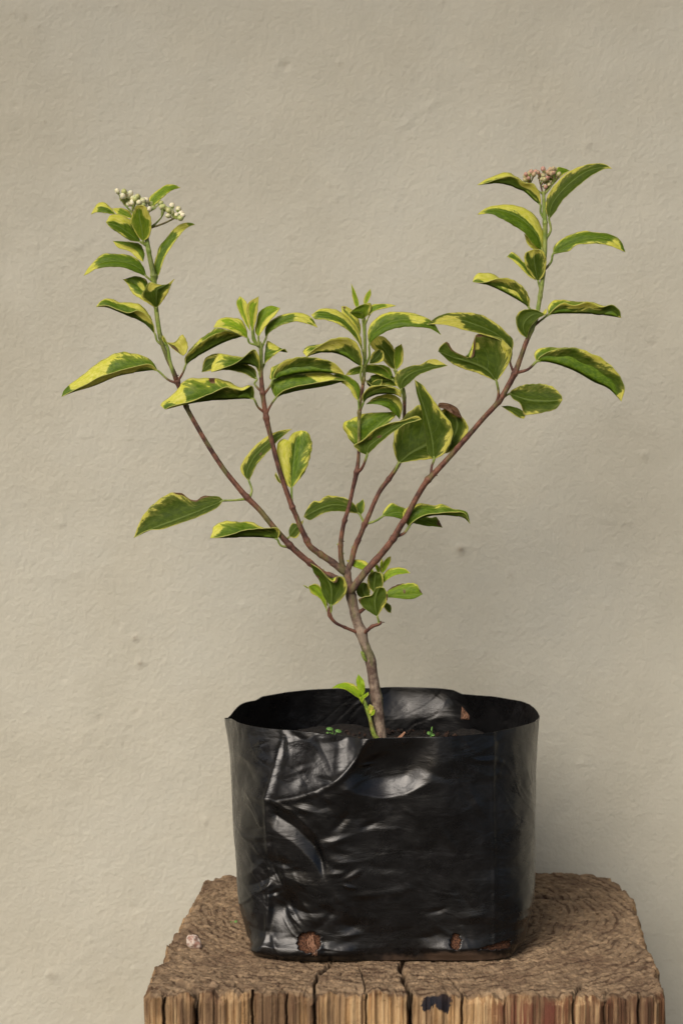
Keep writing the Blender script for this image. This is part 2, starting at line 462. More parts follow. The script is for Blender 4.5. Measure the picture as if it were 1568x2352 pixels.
def build_stump():
    edge = [(540,2009),(500,2012),(476,2020),(460,2046),(440,2082),(418,2120),(398,2148),(386,2166),(386,2196),(368,2212),(352,2240),(338,2268),
            (350,2280),(450,2279),(560,2276),(700,2276),(820,2277),(940,2279),(1060,2281),(1200,2284),(1320,2286),(1440,2285),(1505,2284),
            (1518,2272),(1503,2234),(1492,2195),(1472,2150),(1460,2105),(1450,2065),(1428,2035),(1390,2013),(1330,2005),(1225,2002),(1000,2003),(760,2005)]
    pl = np.array([on_plane(x, y, ZS)[:2] for x, y in edge])
    pl = np.vstack([pl, pl[0]])
    # dense outline, denser at the front
    seg = np.linalg.norm(np.diff(pl, axis=0), axis=1); s = np.concatenate([[0], np.cumsum(seg)])
    dens = np.where((pl[:-1, 1] + pl[1:, 1]) / 2 < -0.10, 1 / 0.00030, 1 / 0.0011)
    cnt = np.maximum(2, (seg * dens).astype(int))
    out = []
    for i in range(len(seg)):
        t = np.linspace(0, 1, cnt[i], endpoint=False)[:, None]
        out.append(pl[i] * (1 - t) + pl[i + 1] * t)
    O = np.vstack(out); n = len(O)
    # round the corners a little
    ker = np.ones(9) / 9
    for _ in range(3):
        for k in (0, 1):
            O[:, k] = np.convolve(np.concatenate([O[-4:, k], O[:, k], O[:4, k]]), ker, 'valid')
    C = np.array([0.022, 0.02])
    out_dir = O - C; out_dir /= np.linalg.norm(out_dir, axis=1)[:, None]
    T = np.roll(O, -3, 0) - np.roll(O, 3, 0); T /= np.linalg.norm(T, axis=1)[:, None]
    Nn = np.stack([T[:, 1], -T[:, 0]], 1); Nn *= np.sign((Nn * out_dir).sum(1))[:, None]
    sl = np.concatenate([[0], np.cumsum(np.linalg.norm(np.diff(O, axis=0), axis=1))])
    # ---- top rings
    rr = np.concatenate([[0.02], np.linspace(0.08, 0.55, 14, endpoint=False), np.linspace(0.55, 0.992, 105)])
    V, side, ring, crack, rp, dp, bp, PR, PA = [], [], [], [], [], [], [], [], []
    edge_j = 0.0006 * fbm(sl * 900, 0 * sl, 0, 21, 3) + 0.0011 * fbm(sl * 140, 0 * sl, 4, 22, 3)
    for r in rr:
        q = C + (O - C) * r + Nn * (edge_j * r ** 6)[:, None]
        x, y = q[:, 0], q[:, 1]
        # growth rings round a heart under the bag
        R = np.hypot((x - 0.03) * 0.95, (y - 0.025) * 1.0) + 0.004 * fbm(x * 22, y * 22, 0, 31, 3)
        rg = 0.5 + 0.5 * np.sin(R * 2 * math.pi / 0.0052 + 1.2 * vnoise(x * 60, y * 60, 0, 8))
        PR.append(R); PA.append(np.arctan2(y - .025, x - .03) * .12)
        z = ZS + 0.0010 * fbm(x * 45, y * 45, 0, 2, 4) + 0.0003 * (rg - 0.5) * (R > 0.06) + 0.0007 * fbm(x * 420, y * 420, 0, 6, 2)
        z = z - 0.0028 * sstep(0.95, 1.0, r) * np.clip(0.35 + 0.9 * vnoise(sl * 150, r * 0.0, 0, 4) + .4 * vnoise(sl * 500, r * 4, 0, 5), -.1, 2) - 0.003 * sstep(-0.11, -0.14, y)*0
        # pore-like pits along the grain
        pit = np.clip(vnoise(x * 900, y * 900, 0, 12) - 0.55, 0, 1); z = z - 0.0022 * pit * (np.abs(R) > 0.05)
        pts = np.stack([x, y, z], 1); ppx, ppy = proj(pts); ck = np.zeros(n)
        wob = 2.2 * vnoise(ppx / 9, ppy / 7, 0, 3)
        for pl_, w, dpt in CRACKS:
            g = np.exp(-(seg_dist(ppx + wob, ppy + wob * .5, pl_) / w) ** 2)
            z = z - dpt * g; ck = np.maximum(ck, g * min(1, dpt / .004))
        V.append(np.stack([x, y, z], 1)); side.append(np.zeros(n)); ring.append(rg); crack.append(ck)
        rp.append(0 * x); dp.append(0 * x); bp.append(0 * x)
    # ---- side
    zz = np.concatenate([[0.9996, 0.9975], np.linspace(0.994, 0.90, 58), np.linspace(0.89, 0.0, 26)])
    for k, h in enumerate(zz):
        z = np.full(n, ZS * h - (1 - h) * 0.012)
        dz = ZS - z
        q = O + Nn * (edge_j)[:, None]
        gro = 0.0007 * fbm(sl * 480, dz * 14, 0, 41, 3) + 0.0018 * fbm(sl * 62, dz * 8, 0, 42, 3)
        gro += -0.0035 * np.clip(vnoise(sl * 260, dz * 7, 0, 43) - 0.42, 0, 1)
        soft = sstep(0, 0.006, dz)
        q = q + Nn * (gro * (0.35 + 0.65 * soft) + 0.0012 * soft)[:, None]
        pts = np.stack([q[:, 0], q[:, 1], np.full(n, ZS)], 1); ppx, ppy = proj(pts); ck = np.zeros(n)
        front = (q[:, 1] < -0.11)
        wob = 2.5 * vnoise(dz * 70, ppx * 0 + 3, 0, 3) + 1.2 * vnoise(dz * 300, ppx * 0 + 1, 0, 5)
        for pl_, w, dpt in CRACKS[:12]:
            g = np.exp(-((ppx + wob - pl_[0][0]) / (w * 1.1)) ** 2) * front
            q = q - Nn * (min(dpt * 1.3, .012) * g)[:, None]; ck = np.maximum(ck, g * min(1, dpt / .004))
        if h < 0.998: z = z + 0.0012 * vnoise(sl * 400, 0 * sl + k * .3, 0, 7)
        z = z - 0.0028 * np.clip(0.35 + 0.9 * vnoise(sl * 150, 0 * sl, 0, 4) + .4 * vnoise(sl * 500, 4 + 0 * sl, 0, 5), -.1, 2) * sstep(.02, .002, 1 - h)
        pts = np.stack([q[:, 0], q[:, 1], z], 1)
        ppx, ppy = proj(pts)
        V.append(pts); side.append(np.full(n, 0.35 if k == 0 else 1.0)); ring.append(np.zeros(n)); crack.append(ck); PR.append(PR[-1]); PA.append(PA[-1])
        nz = vnoise(ppx / 14, ppy / 20, 0, 6)
        dp.append(np.clip(np.exp(-(((ppx - 1003) / 42) ** 2 + ((ppy - 2300) / 32) ** 2) ** 1.5) * 1.1 - 0.25 * (nz < -0.3), 0, 1) * front)
        rp.append(np.clip(sstep(1110, 1180, ppx) * sstep(1330, 1250, ppx) * sstep(2288, 2318, ppy) + 0.2 * nz, 0, 1) * front)
        bp.append(np.clip(0.75 * sstep(1050, 1200, ppx) + 0.8 * sstep(2296, 2282, ppy) * (nz > -0.2), 0, 1) * front)
    V = np.vstack(V); nr = len(rr) + len(zz)
    F = [tuple(q[::-1]) for q in gridfaces(nr, n, True)]
    F.append(tuple(range(n)))
    me = mesh('stump', V, F, {'side': np.concatenate(side), 'ring': np.concatenate(ring), 'crack': np.concatenate(crack), 'polr': np.concatenate(PR), 'pola': np.concatenate(PA),
                              'redpaint': np.concatenate(rp), 'darkpaint': np.concatenate(dp), 'brownpaint': np.concatenate(bp)})
    o = link('wooden_stump', me, stump_material())
    tag(o, 'weathered square wooden stump with split front edge carrying the black bag', 'stump')
build_stump()

# ------------------------------------------------------------------ black grow bag
BZ0 = ZS + 0.0008
BH = 0.1405
def bag_point(th, v, inset=0.0):
    """th array, v scalar 0..1 -> base surface"""
    vv = v
    a = np.interp(vv, [0, .06, .2, .5, .8, 1], [.0825, .0892, .0948, .0985, .1003, .1026]) - inset
    bfr = np.interp(vv, [0, .06, .2, .5, .8, 1], [.0900, .0925, .0938, .0965, .0980, .0985]) - inset
    n = np.interp(vv, [0, .12, .4, .8, 1], [7.0, 5.2, 3.6, 2.7, 2.25])
    c, s = np.cos(th), np.sin(th)
    cx = np.interp(vv, [0, .5, 1], [.0292, .0276, .0272])
    x = cx + a * np.sign(c) * np.abs(c) ** (2 / n)
    y = np.interp(vv, [0, .5, 1], [-.0025, .0000, .0025]) + bfr * np.sign(s) * np.abs(s) ** (2 / n)
    return x, y
def arc_y(x, pts):
    xs, ys = zip(*pts)
    return np.interp(x, xs, ys)
FOLDS = []
_r = random.Random(5)
for _ in range(85):
    fx = _r.choice([_r.uniform(560, 860), _r.uniform(600, 1130)]); fy = _r.uniform(1700, 2195)
    FOLDS.append((fx, fy, _r.choice([_r.gauss(.75, .35), _r.gauss(-.5, .4), _r.gauss(0.1, .3)]), _r.uniform(14, 48), _r.choice([-1, 1]) * _r.uniform(.0004, .0014) * (1.0 if fx < 860 else .6)))
def bag_disp(px, py, x, y, z, nrm, v):
    """outward displacement in metres"""
    front = sstep(0.25, -0.15, nrm[:, 1])
    s = np.arctan2(y - .01, x - .027)
    d = 0.0014 * fbm(s * 3.2, z * 18, 0, 51, 2) + 0.00022 * fbm(s * 11, z * 90, 0, 52, 2)
    # loose wrinkles running diagonally
    w = fbm((s * .1 + z) * 95 + 2 * vnoise(s * 3, z * 20, 0, 3), (s * .1 - z) * 22, 0, 53, 2)
    d += 0.0005 * np.clip(1 - np.abs(w) * 3.2, 0, 1) * (0.4 + 0.6 * vnoise(s * 3, z * 30, 0, 54))
    # 1: big slack fold under the rim on the left, above the soil line
    yc = arc_y(px, [(520,1800),(560,1818),(640,1834),(690,1826),(730,1812),(765,1795),(795,1770),(815,1745),(832,1712),(850,1690)])
    m = sstep(515, 628, px) * sstep(890, 800, px) * (0.72 + 0.28 * np.clip((px - 640) / 180, 0, 1))
    d += front * m * (0.0065 * np.where(py > yc, np.exp(-((py - yc) / 110) ** 2), 1) - 0.0205 * (1 - (1 - np.clip((yc - py) / 125, 0, 1)) ** 1.05) + 0.0012 * np.exp(-((py - yc - 5) / 9) ** 2))
    # secondary creases crossing it
    for (x0, y0, x1, y1, ww, hh) in [(668,1765,720,1752,6,.0012),(715,1740,732,1760,5,.0012),(700,1785,735,1812,5,-.0014),(650,1790,700,1775,5,.001),
                                     (690,1700,790,1690,6,.001),(880,1715,965,1700,6,.0010),(600,1812,680,1868,7,.0016),(680,1868,722,1912,7,.0018),(722,1912,750,1962,7,.0016),
                                     (600,2050,612,2130,4,.0016),(640,1950,700,2010,8,.001),(760,1990,840,1950,10,.0009),(1000,1760,1100,1730,9,.0008),
                                     (1128,1745,1152,1752,6,.0012),(1152,1752,1146,1776,5,.0012),(1146,1776,1118,1790,6,.0010),(600,2160,690,2140,6,.0012),
                                     (1000,2130,1060,2160,6,.0014),(1060,2130,1075,2180,4,.0014),(1180,2120,1200,2080,5,.001),(880,2120,960,2160,8,.0009)]:
        g = np.exp(-(seg_dist(px, py, [(x0, y0), (x1, y1)]) / ww) ** 2)
        d += front * hh * g * (.35 if hh < .002 else .8) * .5
    # 2: smaller scoop to the right of it
    yc = arc_y(px, [(770,1800),(820,1822),(880,1834),(930,1824),(990,1795)])
    t = (yc - py) / 46
    d += front * sstep(770, 830, px) * sstep(1010, 930, px) * (-0.0060) * (1 - (1 - np.clip(t, 0, 1)) ** 1.6) * sstep(3.2, 1.2, t)
    # 3: hollow left of the diagonal fold
    yc = arc_y(px, [(620,1826),(680,1868),(722,1912),(748,1960)])
    t = (py - yc) / 60
    d += front * sstep(622, 640, px) * sstep(752, 735, px) * (-0.0036) * np.clip(1 - np.abs(t - .55) / .6, 0, 1)
    # 4: dimple at the lower left
    g = np.exp(-(((px - 652) / 34) ** 2 + ((py - 2085) / 34) ** 2))
    d += front * -0.006 * g * sstep(612, 622, px)
    # 5: swollen foot
    d += front * (0.0050 * np.exp(-((py - 2190) / 24) ** 2) * sstep(900, 780, px) + 0.0040 * np.exp(-((py - 2184) / 22) ** 2) * np.exp(-((px - 1040) / 60) ** 2))
    d += front * .0042 * np.exp(-((px - 600) / 16) ** 2 - ((py - 2200) / 26) ** 2)
    # pressed side seams
    for xc, a in ((618, .0005), (1133, .00035)):
        xs = xc + (py - 1900) * (-.03 if xc < 800 else .01)
        d += front * a * np.exp(-((px - xs) / 5) ** 2) - front * a * .8 * np.exp(-((px - xs - 12) / 9) ** 2)
    d += sstep(.3, .8, nrm[:, 1]) * sstep(850, 900, px) * sstep(1060, 1010, px) * 0.0048 * sstep(1655, 1590, py)
    # many small sharp folds of the slack film
    for (fx, fy, fa, fr, fh) in FOLDS:
        u = (px - fx) * math.cos(fa) + (py - fy) * math.sin(fa); w_ = -(px - fx) * math.sin(fa) + (py - fy) * math.cos(fa)
        win = np.exp(-(u / fr) ** 2 - (w_ / (fr * .55)) ** 2)
        d += front * fh * win * np.clip(1 - np.abs(w_ + u * u / (fr * 9)) / (fr * .45), 0, 1)
    # pointed gusset fold at the left and right rim
    d += 0.0018 * np.exp(-((py - 1645) / 60) ** 2) * (np.exp(-((s - math.pi) / .10) ** 2) + np.exp(-((s + math.pi) / .10) ** 2)) + 0.001 * np.exp(-(s / .10) ** 2) * (v > .7)
    return d
def bag_surface(th, v, inset=0.0):
    x, y = bag_point(th, v, inset)
    x2, y2 = bag_point(th + 1e-3, v, inset)
    x1, y1 = bag_point(th - 1e-3, v, inset)
    tx, ty = x2 - x1, y2 - y1; L = np.hypot(tx, ty) + 1e-12
    N = np.stack([ty / L, -tx / L], 1)
    z = np.full_like(th, BZ0 + BH * v)
    # rim not quite level
    s = th
    z += sstep(0.75, 1, v) * (0.0006 * fbm(s * 1.6 + 40, 0 * s, 0, 61, 3))
    if v > 0.75:
        pxx, _ = proj(np.stack([x, y, z], 1))
        back = (y > 0.03)
        z += sstep(.75, 1, v) * back * (np.interp(pxx, [520,585,600,700,820,900,1000,1040,1062,1170,1215,1240], [0,-.0010,.0008,.0004,.0004,.0008,.0010,.0004,-.0014,-.0010,.0004,0]))
    z = z - 0.0062 * sstep(.80, 1, v) * np.exp(-((th - math.pi + .05) / .20) ** 2)
    p = np.stack([x, y, z], 1)
    px, py = proj(p)
    d = bag_disp(px, py, x, y, z, N, v)
    d *= 1 - sstep(0.035, 0.0, v) * 0.4
    p[:, :2] += N * d[:, None]
    return p
def bag_material(inner=False):
    m = NT('black_polythene')
    c = m.coord('Object')
    n1 = m.noise(c, 60, 5, 0.65); n2 = m.noise(c, 300, 4, 0.6); n3 = m.noise(m.coord('Object', (1, 1, 5)), 120, 4, 0.6); big = m.noise(c, 22, 5, 0.7)
    dust = m.attr('dust')
    col = m.mix(m.ramp(big, 0.42, 0.72), (0.0015, 0.0015, 0.0018), (0.005, 0.005, 0.0055))
    dm = m.ramp(m.math('ADD', dust, m.math('MULTIPLY', m.math('SUBTRACT', n1, 0.5), 1.5)), 0.45, 0.85)
    col = m.mix(m.math('MULTIPLY', dm, 0.75), col, (0.10, 0.062, 0.040))
    film = m.ramp(m.noise(c, 38, 6, 0.75), 0.50, 0.74)
    col = m.mix(m.math('MULTIPLY', film, 0.42), col, (0.026, 0.026, 0.028))
    speck = m.ramp(n2, 0.74, 0.78)
    col = m.mix(m.math('MULTIPLY', speck, 0.5), col, (0.16, 0.12, 0.09))
    m.set('Base Color', col)
    m.set('Roughness', m.math('ADD', m.ramp(n1, 0.3, 0.75, 0.24, 0.42), m.math('MULTIPLY', dm, 0.3)))
    m.set('Specular IOR Level', 0.50)
    b1 = m.bump(m.noise(m.coord('Object', (1, 1, 2.2)), 38, 4, 0.55, 0.8), 0.30, 0.0026)
    b2 = m.bump(n3, 0.22, 0.0003, b1)
    m.set('Normal', m.bump(n2, 0.2, 0.00012, b2))
    return m.m
BAG_MAT = bag_material()
def hole_mask(px, py):
    h1 = np.hypot((px - 710) / 27, (py - 2165) / 25) + 0.10 * vnoise(px / 6, py / 6, 0, 1) < 1
    yc = 2175 - (px - 1130) * 0.16
    h2 = (np.abs(py - yc - 2 * vnoise(px / 5, 0 * px)) < 9 * np.clip((px - 1092) / 60, 0, 1)) & (px < 1172) & (px > 1095)
    h3 = np.hypot((px - 1046) / 12, (py - 2163) / 20) + 0.2 * vnoise(px / 5, py / 5, 0, 2) < 1
    return h1 | h2 | h3
def build_bag():
    root = empty('grow_bag', (0.027, 0.01, BZ0), 'black polythene nursery grow bag with a round drainage hole, standing on the stump', 'plant bag')
    n = 760
    th = np.linspace(0, 2 * math.pi, n, endpoint=False)
    vs = np.concatenate([np.linspace(0, .3, 90, endpoint=False), np.linspace(.3, 1, 170)])
    V = np.vstack([bag_surface(th, v) for v in vs])
    px, py = proj(V)
    F = gridfaces(len(vs), n, True)
    fm = V[F].mean(1); fpx, fpy = proj(fm)
    cutm = hole_mask(fpx, fpy) & (fm[:, 1] < 0)
    F = F[~cutm]
    dust = np.clip(0.55 * sstep(2170, 2200, py) * sstep(820, 930, px) + 0.2 * sstep(2120, 2190, py), 0, 1)
    dust = np.maximum(dust, 0.5 * np.exp(-(((px - 681) / 26) ** 2 + ((py - 1742) / 26) ** 2)) * (V[:, 1] < 0))
    dust = np.maximum(dust, 0.35 * (V[:, 1] > 0.02) * sstep(BZ0 + .12, BZ0 + .09, V[:, 2]))
    me = mesh('bag', V, F, {'dust': dust})
    o = link('side_wall', me, BAG_MAT, root)
    so = o.modifiers.new('film', 'SOLIDIFY'); so.thickness = 0.00022; so.offset = -1
    # folded base sheet of the bag, corners sticking out
    base = []
    k = 120; t = np.linspace(0, 2 * math.pi, k, endpoint=False)
    for r in (0.02, .4, .8, .97, 1.0):
        x, y = bag_point(t, 0.0)
        base.append(np.stack([.0295 + (x - .0295) * r, -.0025 + (y + .0025) * r, np.full(k, BZ0 + .0004 + .0006 * r)], 1))
    f = [tuple(q) for q in gridfaces(5, k, True)] + [tuple(range(k))]
    me = mesh('base', np.vstack(base), f, {'dust': np.full(5 * k, .5)})
    link('base', me, BAG_MAT, root)
    # corner tuck at lower left: little folded ear of film
    def ear(pts, name='corner_fold'):
        vv = [P(*p) for p in pts]
        me = mesh(name, vv, [tuple(range(len(vv)))], {'dust': np.zeros(len(vv))})
        o = link(name, me, BAG_MAT, root, smooth=False)
        o.modifiers.new('film', 'SOLIDIFY').thickness = 0.0004
    fz = 0.086 / PXM
    ear([(1203,2128,70),(1214,2140,60),(1216,2150,66),(1205,2149,76),(1190,2158,120),(1180,2150,120)])
    ear([(1178,2172,200),(1182,2186,210),(1172,2196,225),(1120,2204,255),(1060,2206,262),(1090,2190,262)])
    return root
build_bag()
def soil_material():
    m = NT('potting_soil'); c = m.coord('Object')
    n = m.noise(c, 260, 6, 0.7); n2 = m.noise(c, 900, 4, 0.7)
    depth = m.attr('fibre')
    col = m.mix(m.ramp(n, 0.35, 0.7), (0.003, 0.0025, 0.002), (0.018, 0.011, 0.007))
    fib = m.mix(m.ramp(n2, 0.35, 0.65), (0.045, 0.016, 0.008), (0.20, 0.085, 0.04))
    m.set('Base Color', m.mix(depth, col, fib)); m.set('Roughness', 0.9)
    m.set('Normal', m.bump(m.math('ADD', n, n2), 0.9, 0.003))
    return m.m
SOIL = soil_material()
SOIL_Z = ZC - 0.247
def build_soil():
    n = 260; th = np.linspace(0, 2 * math.pi, n, endpoint=False)
    vtop = (SOIL_Z - BZ0) / BH
    V, fib = [], []
    for v in np.linspace(0.015, vtop, 50):
        p = bag_surface(th, v, 0.0022); V.append(p); fib.append(np.full(n, 1.0 if v < .6 else 0.0))
    ring = V[-1].copy(); C = ring.mean(0)
    for r in np.linspace(0.985, 0.02, 70):
        q = C + (ring - C) * r
        q[:, 2] = SOIL_Z + 0.0022 * fbm(q[:, 0] * 60, q[:, 1] * 60, 0, 71, 4) + 0.003 * sstep(.8, 1, r) * fbm(th * 3, 0 * th, 0, 72, 2)
        V.append(q); fib.append(np.full(n, 0.0))
    V = np.vstack(V); nr = 120
    F = [tuple(q) for q in gridfaces(nr, n, True)] + [tuple(range((nr - 1) * n, nr * n))]
    f = np.concatenate(fib)
    # crumbs and root fibres joined in
    VV, FF, off = [V], F, len(V)
    for i in range(420):
        a, r = random.uniform(0, 2 * math.pi), math.sqrt(random.random()) * .085
        c = np.array([.027 + math.cos(a) * r, .010 + math.sin(a) * r * .92, SOIL_Z + .0015]); s = random.uniform(.0006, .0024)
        oc = np.array([[1,0,0],[-1,0,0],[0,1,0],[0,-1,0],[0,0,1],[0,0,-1]]) * s * np.array([random.uniform(.5, 1.3) for _ in range(3)]) + c
        VV.append(oc); f = np.concatenate([f, np.full(6, random.random() * .4)])
        for q in [(0,2,4),(2,1,4),(1,3,4),(3,0,4),(2,0,5),(1,2,5),(3,1,5),(0,3,5)]: FF.append(tuple(off + k for k in q))
        off += 6
    me = mesh('soil', np.vstack(VV), FF, {'fibre': f})
    o = link('potting_soil', me, SOIL)
    tag(o, 'dark crumbly potting soil filling the black grow bag', 'soil', kind='stuff')
build_soil()

# ------------------------------------------------------------------ the shrub
F1 = (114.83, 390.4, .2563); F2 = (401.9, 631.6, .2563); F3 = (660.3, 631.6, .2929); F4 = (976.1, 344.5, .31125)
F5 = (287.1, 947.4, .2929); F6 = (660.3, 976.1, .2929); F7 = (660.3, 1234.4, .2197)
def cv(F, p): return (F[0] + p[0] * F[2], F[1] + p[1] * F[2])
shrub = empty('variegated_shrub', P(875, 1690), 'young variegated shrub with yellow edged leaves and two bud clusters, growing in the bag', 'shrub')
STATIONS = 44
HALF = 6
def leaf(F, M, A, B, d=(0, 0), e=(-18, 14), y=(.3, .3, .1), young=0.0, brown=(), face=None, petiole=None, pc=0.75, bow=0, patches=(), pr=2.6):
    """M midrib base->tip, A and B the two margins (without base and tip), traced; d = depth of base and tip, e = how far the margins
    stand behind/in front of the midrib; y = yellow share on the A margin, on the B margin and at the tip"""
    idx = leaf.count; leaf.count += 1
    n = STATIONS
    m2 = [cv(F, p) for p in M]
    Mr = resample(m2, n); Ar = resample([m2[0]] + [cv(F, p) for p in A] + [m2[-1]], n); Br = resample([m2[0]] + [cv(F, p) for p in B] + [m2[-1]], n)
    t = np.linspace(0, 1, n)
    prof = np.sin(np.pi * np.clip(t, 0, 1)) ** 0.7
    dm = d[0] + (d[1] - d[0]) * t + bow * np.sin(np.pi * t)
    wav = 2.2 * vnoise(t * 5 + idx * 3.7, 0 * t, 0, 5)
    def lift(c, dd): return np.array([P(c[i, 0], c[i, 1], dd[i]) for i in range(n)])
    M3, A3, B3 = lift(Mr, dm), lift(Ar, dm + prof * (e[0] + wav)), lift(Br, dm + prof * (e[1] - wav))
    T = np.gradient(M3, axis=0); T /= np.linalg.norm(T, axis=1)[:, None] + 1e-9
    length = np.linalg.norm(np.diff(M3, axis=0), axis=1).sum()
    us = np.concatenate([-np.linspace(1, 0, HALF, endpoint=False), [0], np.linspace(1 / HALF, 1, HALF)])
    V, yel, uv, brn, yg = [], [], [], [], []
    serr = np.stack([vnoise(t * 17, idx * 1.3 + 0 * t, 0, 31) + .8 * np.sin(t * 60 + idx), vnoise(t * 17, idx * 1.3 + 0 * t, 5, 32) + .8 * np.sin(t * 57 + idx * 2)], 1)
    # facing
    nvec = np.cross(B3 - A3, T); tot = nvec.sum(0)
    want = {None: np.array([0, -.15, 1.0]), 'top': np.array([0, -1.0, 0.0]), 'under': np.array([0, 1.0, 0.0])}[face]
    flip = np.dot(tot, want) < 0
    for i in range(n):
        for u in us:
            E = A3[i] if u < 0 else B3[i]; w = abs(u)
            if w > .99: E = E + (E - M3[i]) * (0.022 * float(serr[i, 0 if u < 0 else 1]))
            q = M3[i] * (1 - w) + E * w
            N = np.cross(E - M3[i], T[i]); ln = np.linalg.norm(N)
            if ln > 1e-9:
                N = N / ln * (1 if u > 0 else -1) * (-1 if flip else 1)
                width = np.linalg.norm(E - M3[i])
                q = q + N * width * (0.16 * math.sin(math.pi * w ** .8) + 0.03 * math.sin(t[i] * 26 + (1.5 if u > 0 else 0) - w * 3) * w)
            V.append(q)
            yy = (y[0] if u < 0 else y[1]); yy = yy * .62 if yy < .5 else yy * .95
            k = (yy * (0.55 + 0.9 * math.sin(math.pi * min(1, t[i] * .8 + .1)) ** .5)) - (1 - w)
            k = min(k * 1.0, 0.8)
            if yy <= .02: k = -1
            if y[2] > 0: k = max(k, min(.6, (t[i] - (1 - y[2])) * 5))
            for (pu, pv, ru, rv, sgn) in patches:
                g = 1.2 * math.exp(-(((u - pu) / ru) ** 2 + ((t[i] - pv) / rv) ** 2) ** 2)
                k = k + sgn * g
            yel.append(k); uv.append((u, t[i] * length / .055)); yg.append(young)
            b = 0
            for (bu, bv, ru, rv) in brown: b = max(b, math.exp(-(((u - bu) / ru) ** 2 + ((t[i] - bv) / rv) ** 2)))
            brn.append(b)
    nc = len(us)
    Fc = gridfaces(n, nc)
    N0 = np.cross(np.array(V)[Fc[:, 2]] - np.array(V)[Fc[:, 0]], np.array(V)[Fc[:, 3]] - np.array(V)[Fc[:, 1]]).sum(0)
    # face winding so that the normal is on the upper side
    s = np.dot(N0, tot) * (-1 if flip else 1)
    if s < 0: Fc = Fc[:, ::-1]
    me = mesh('leaf', V, Fc, {'yel': yel, 'brn': brn, 'young': yg}, uv)
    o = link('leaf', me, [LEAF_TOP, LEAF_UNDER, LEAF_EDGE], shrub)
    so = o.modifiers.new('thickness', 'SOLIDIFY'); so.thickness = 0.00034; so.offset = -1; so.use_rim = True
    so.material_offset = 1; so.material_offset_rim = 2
    if petiole:
        pts = [cv(F, p[:2]) for p in petiole] + [m2[0]]
        d0 = petiole[0][2] if len(petiole[0]) > 2 else 0
        k = len(pts)
        p3 = [P(q[0], q[1], d0 + (d[0] - d0) * (i / (k - 1)) ** .7) for i, q in enumerate(pts)]
        ns = nearest_stem(p3[0])
        if (Vector(ns[:3]) - p3[0]).length < 26 * PXM: p3[0] = Vector(ns[:3])
        p3.append(Vector(M3[2]))
        c = resample(np.array([tuple(q) for q in p3]), 22)
        tt = np.linspace(0, 1, 22)
        r = PXM * pr * np.interp(tt, [0, .12, .5, .85, 1], [1.7, 1.25, .95, 1.0, .45])
        v, f = tube_geo(c, r, 9)
        age = np.repeat(np.interp(tt, [0, .5, 1], [pc - .12, min(1, pc + .16), 1.0]), 9)
        me = mesh('petiole', v, f, {'age': age, 'moss': np.zeros(len(v))})
        link('petiole', me, STEM, o)
    return o
leaf.count = 0

CENTRES = []
def nearest_stem(p):
    C = np.vstack(CENTRES); p = np.array(p)
    i = np.argmin(((C[:, :3] - p) ** 2 * np.array([1, .25, 1])).sum(1)); return C[i]
def branch(name, pts, d=None, nodes=(), moss=0.0, sides=14, rough=0.03):
    """pts: (x, y, radius, age) traced; d: depths"""
    d = d or [0] * len(pts)
    arr = np.array([(*P(p[0], p[1], dd), p[2], p[3]) for p, dd in zip(pts, d)])
    L = np.linalg.norm(np.diff(arr[:, :3], axis=0), axis=1).sum() / PXM
    n = max(12, int(L / 2.2))
    q = resample(arr, n)
    # kinks stay a little knotty
    s = np.linspace(0, L, n)
    ro = []
    px, py = proj(q[:, :3])
    a = np.linspace(0, 2 * math.pi, sides, endpoint=False)
    for i in range(n):
        r = q[i, 3] * (1 + rough * vnoise(s[i] / 9, 0, 0, 3))
        for (nx, ny, amt) in nodes:
            dd = math.hypot(px[i] - nx, py[i] - ny)
            r *= 1 + amt * math.exp(-(dd / (q[i, 3] * .8)) ** 2)
        ro.append(PXM * r * (1 + rough * vnoise(np.cos(a) * 1.7 + 9, np.sin(a) * 1.7, s[i] / 7, 8)))
    v, f = tube_geo(q[:, :3], ro, sides)
    me = mesh(name, v, f, {'age': np.repeat(q[:, 4], sides), 'moss': np.full(len(v), moss)})
    CENTRES.append(np.column_stack([q[:, :3], q[:, 3]]))
    return link(name, me, STEM, shrub)

# trunk and branches
branch('trunk', [(886,1738,13,.0),(881,1712,12.5,.0),(876,1694,12,.0),(870,1650,12.6,.0),(864,1603,13,.0),(857,1560,12.2,.0),(850,1516,11.8,.02),(841,1490,11,.05),(835,1474,11.2,.06),
                 (829,1452,12.6,.08),(820,1428,11.3,.12),(812,1396,11,.16),(806,1368,12,.18),(801,1348,11.5,.2),(798,1330,9.5,.22),(797,1316,8.8,.22),(796,1303,7,.25)],
       nodes=[(864,1603,.10),(850,1516,.10),(829,1452,.16),(797,1318,.12),(816,1410,.1),(806,1372,.08)], moss=.45, sides=22)
branch('branch', [(797,1328,6,.2),(785,1333,7,.22),(757,1321,7,.28),(744,1318,7,.3),(712,1293,7,.35),(689,1274,7,.4),(665,1252,7.2,.45),(640,1224,6.6,.5),(622,1203,6.4,.5),(597,1172,6.3,.5),(567,1142,6.6,.52),(538,1108,6,.5),
                  (510,1072,5.8,.48),(479,1024,5.6,.46),(453,980,5.4,.46),(428,934,5.4,.48),(418,905,5.6,.5),(407,876,6,.55),(395,845,5.2,.6),(384,821,5,.7),(369,775,5.4,.8),(360,718,5.4,.95),(356,670,6,1),(353,634,6.2,1),(343,583,5.4,1),(335,534,5,1),(330,505,4,1)],
       d=[0,4]+[6]*25, nodes=[(665,1252,.3),(567,1142,.3),(428,934,.25),(407,876,.3),(712,1293,.2),(369,775,.25),(353,634,.3),(340,577,.2)], moss=.6)
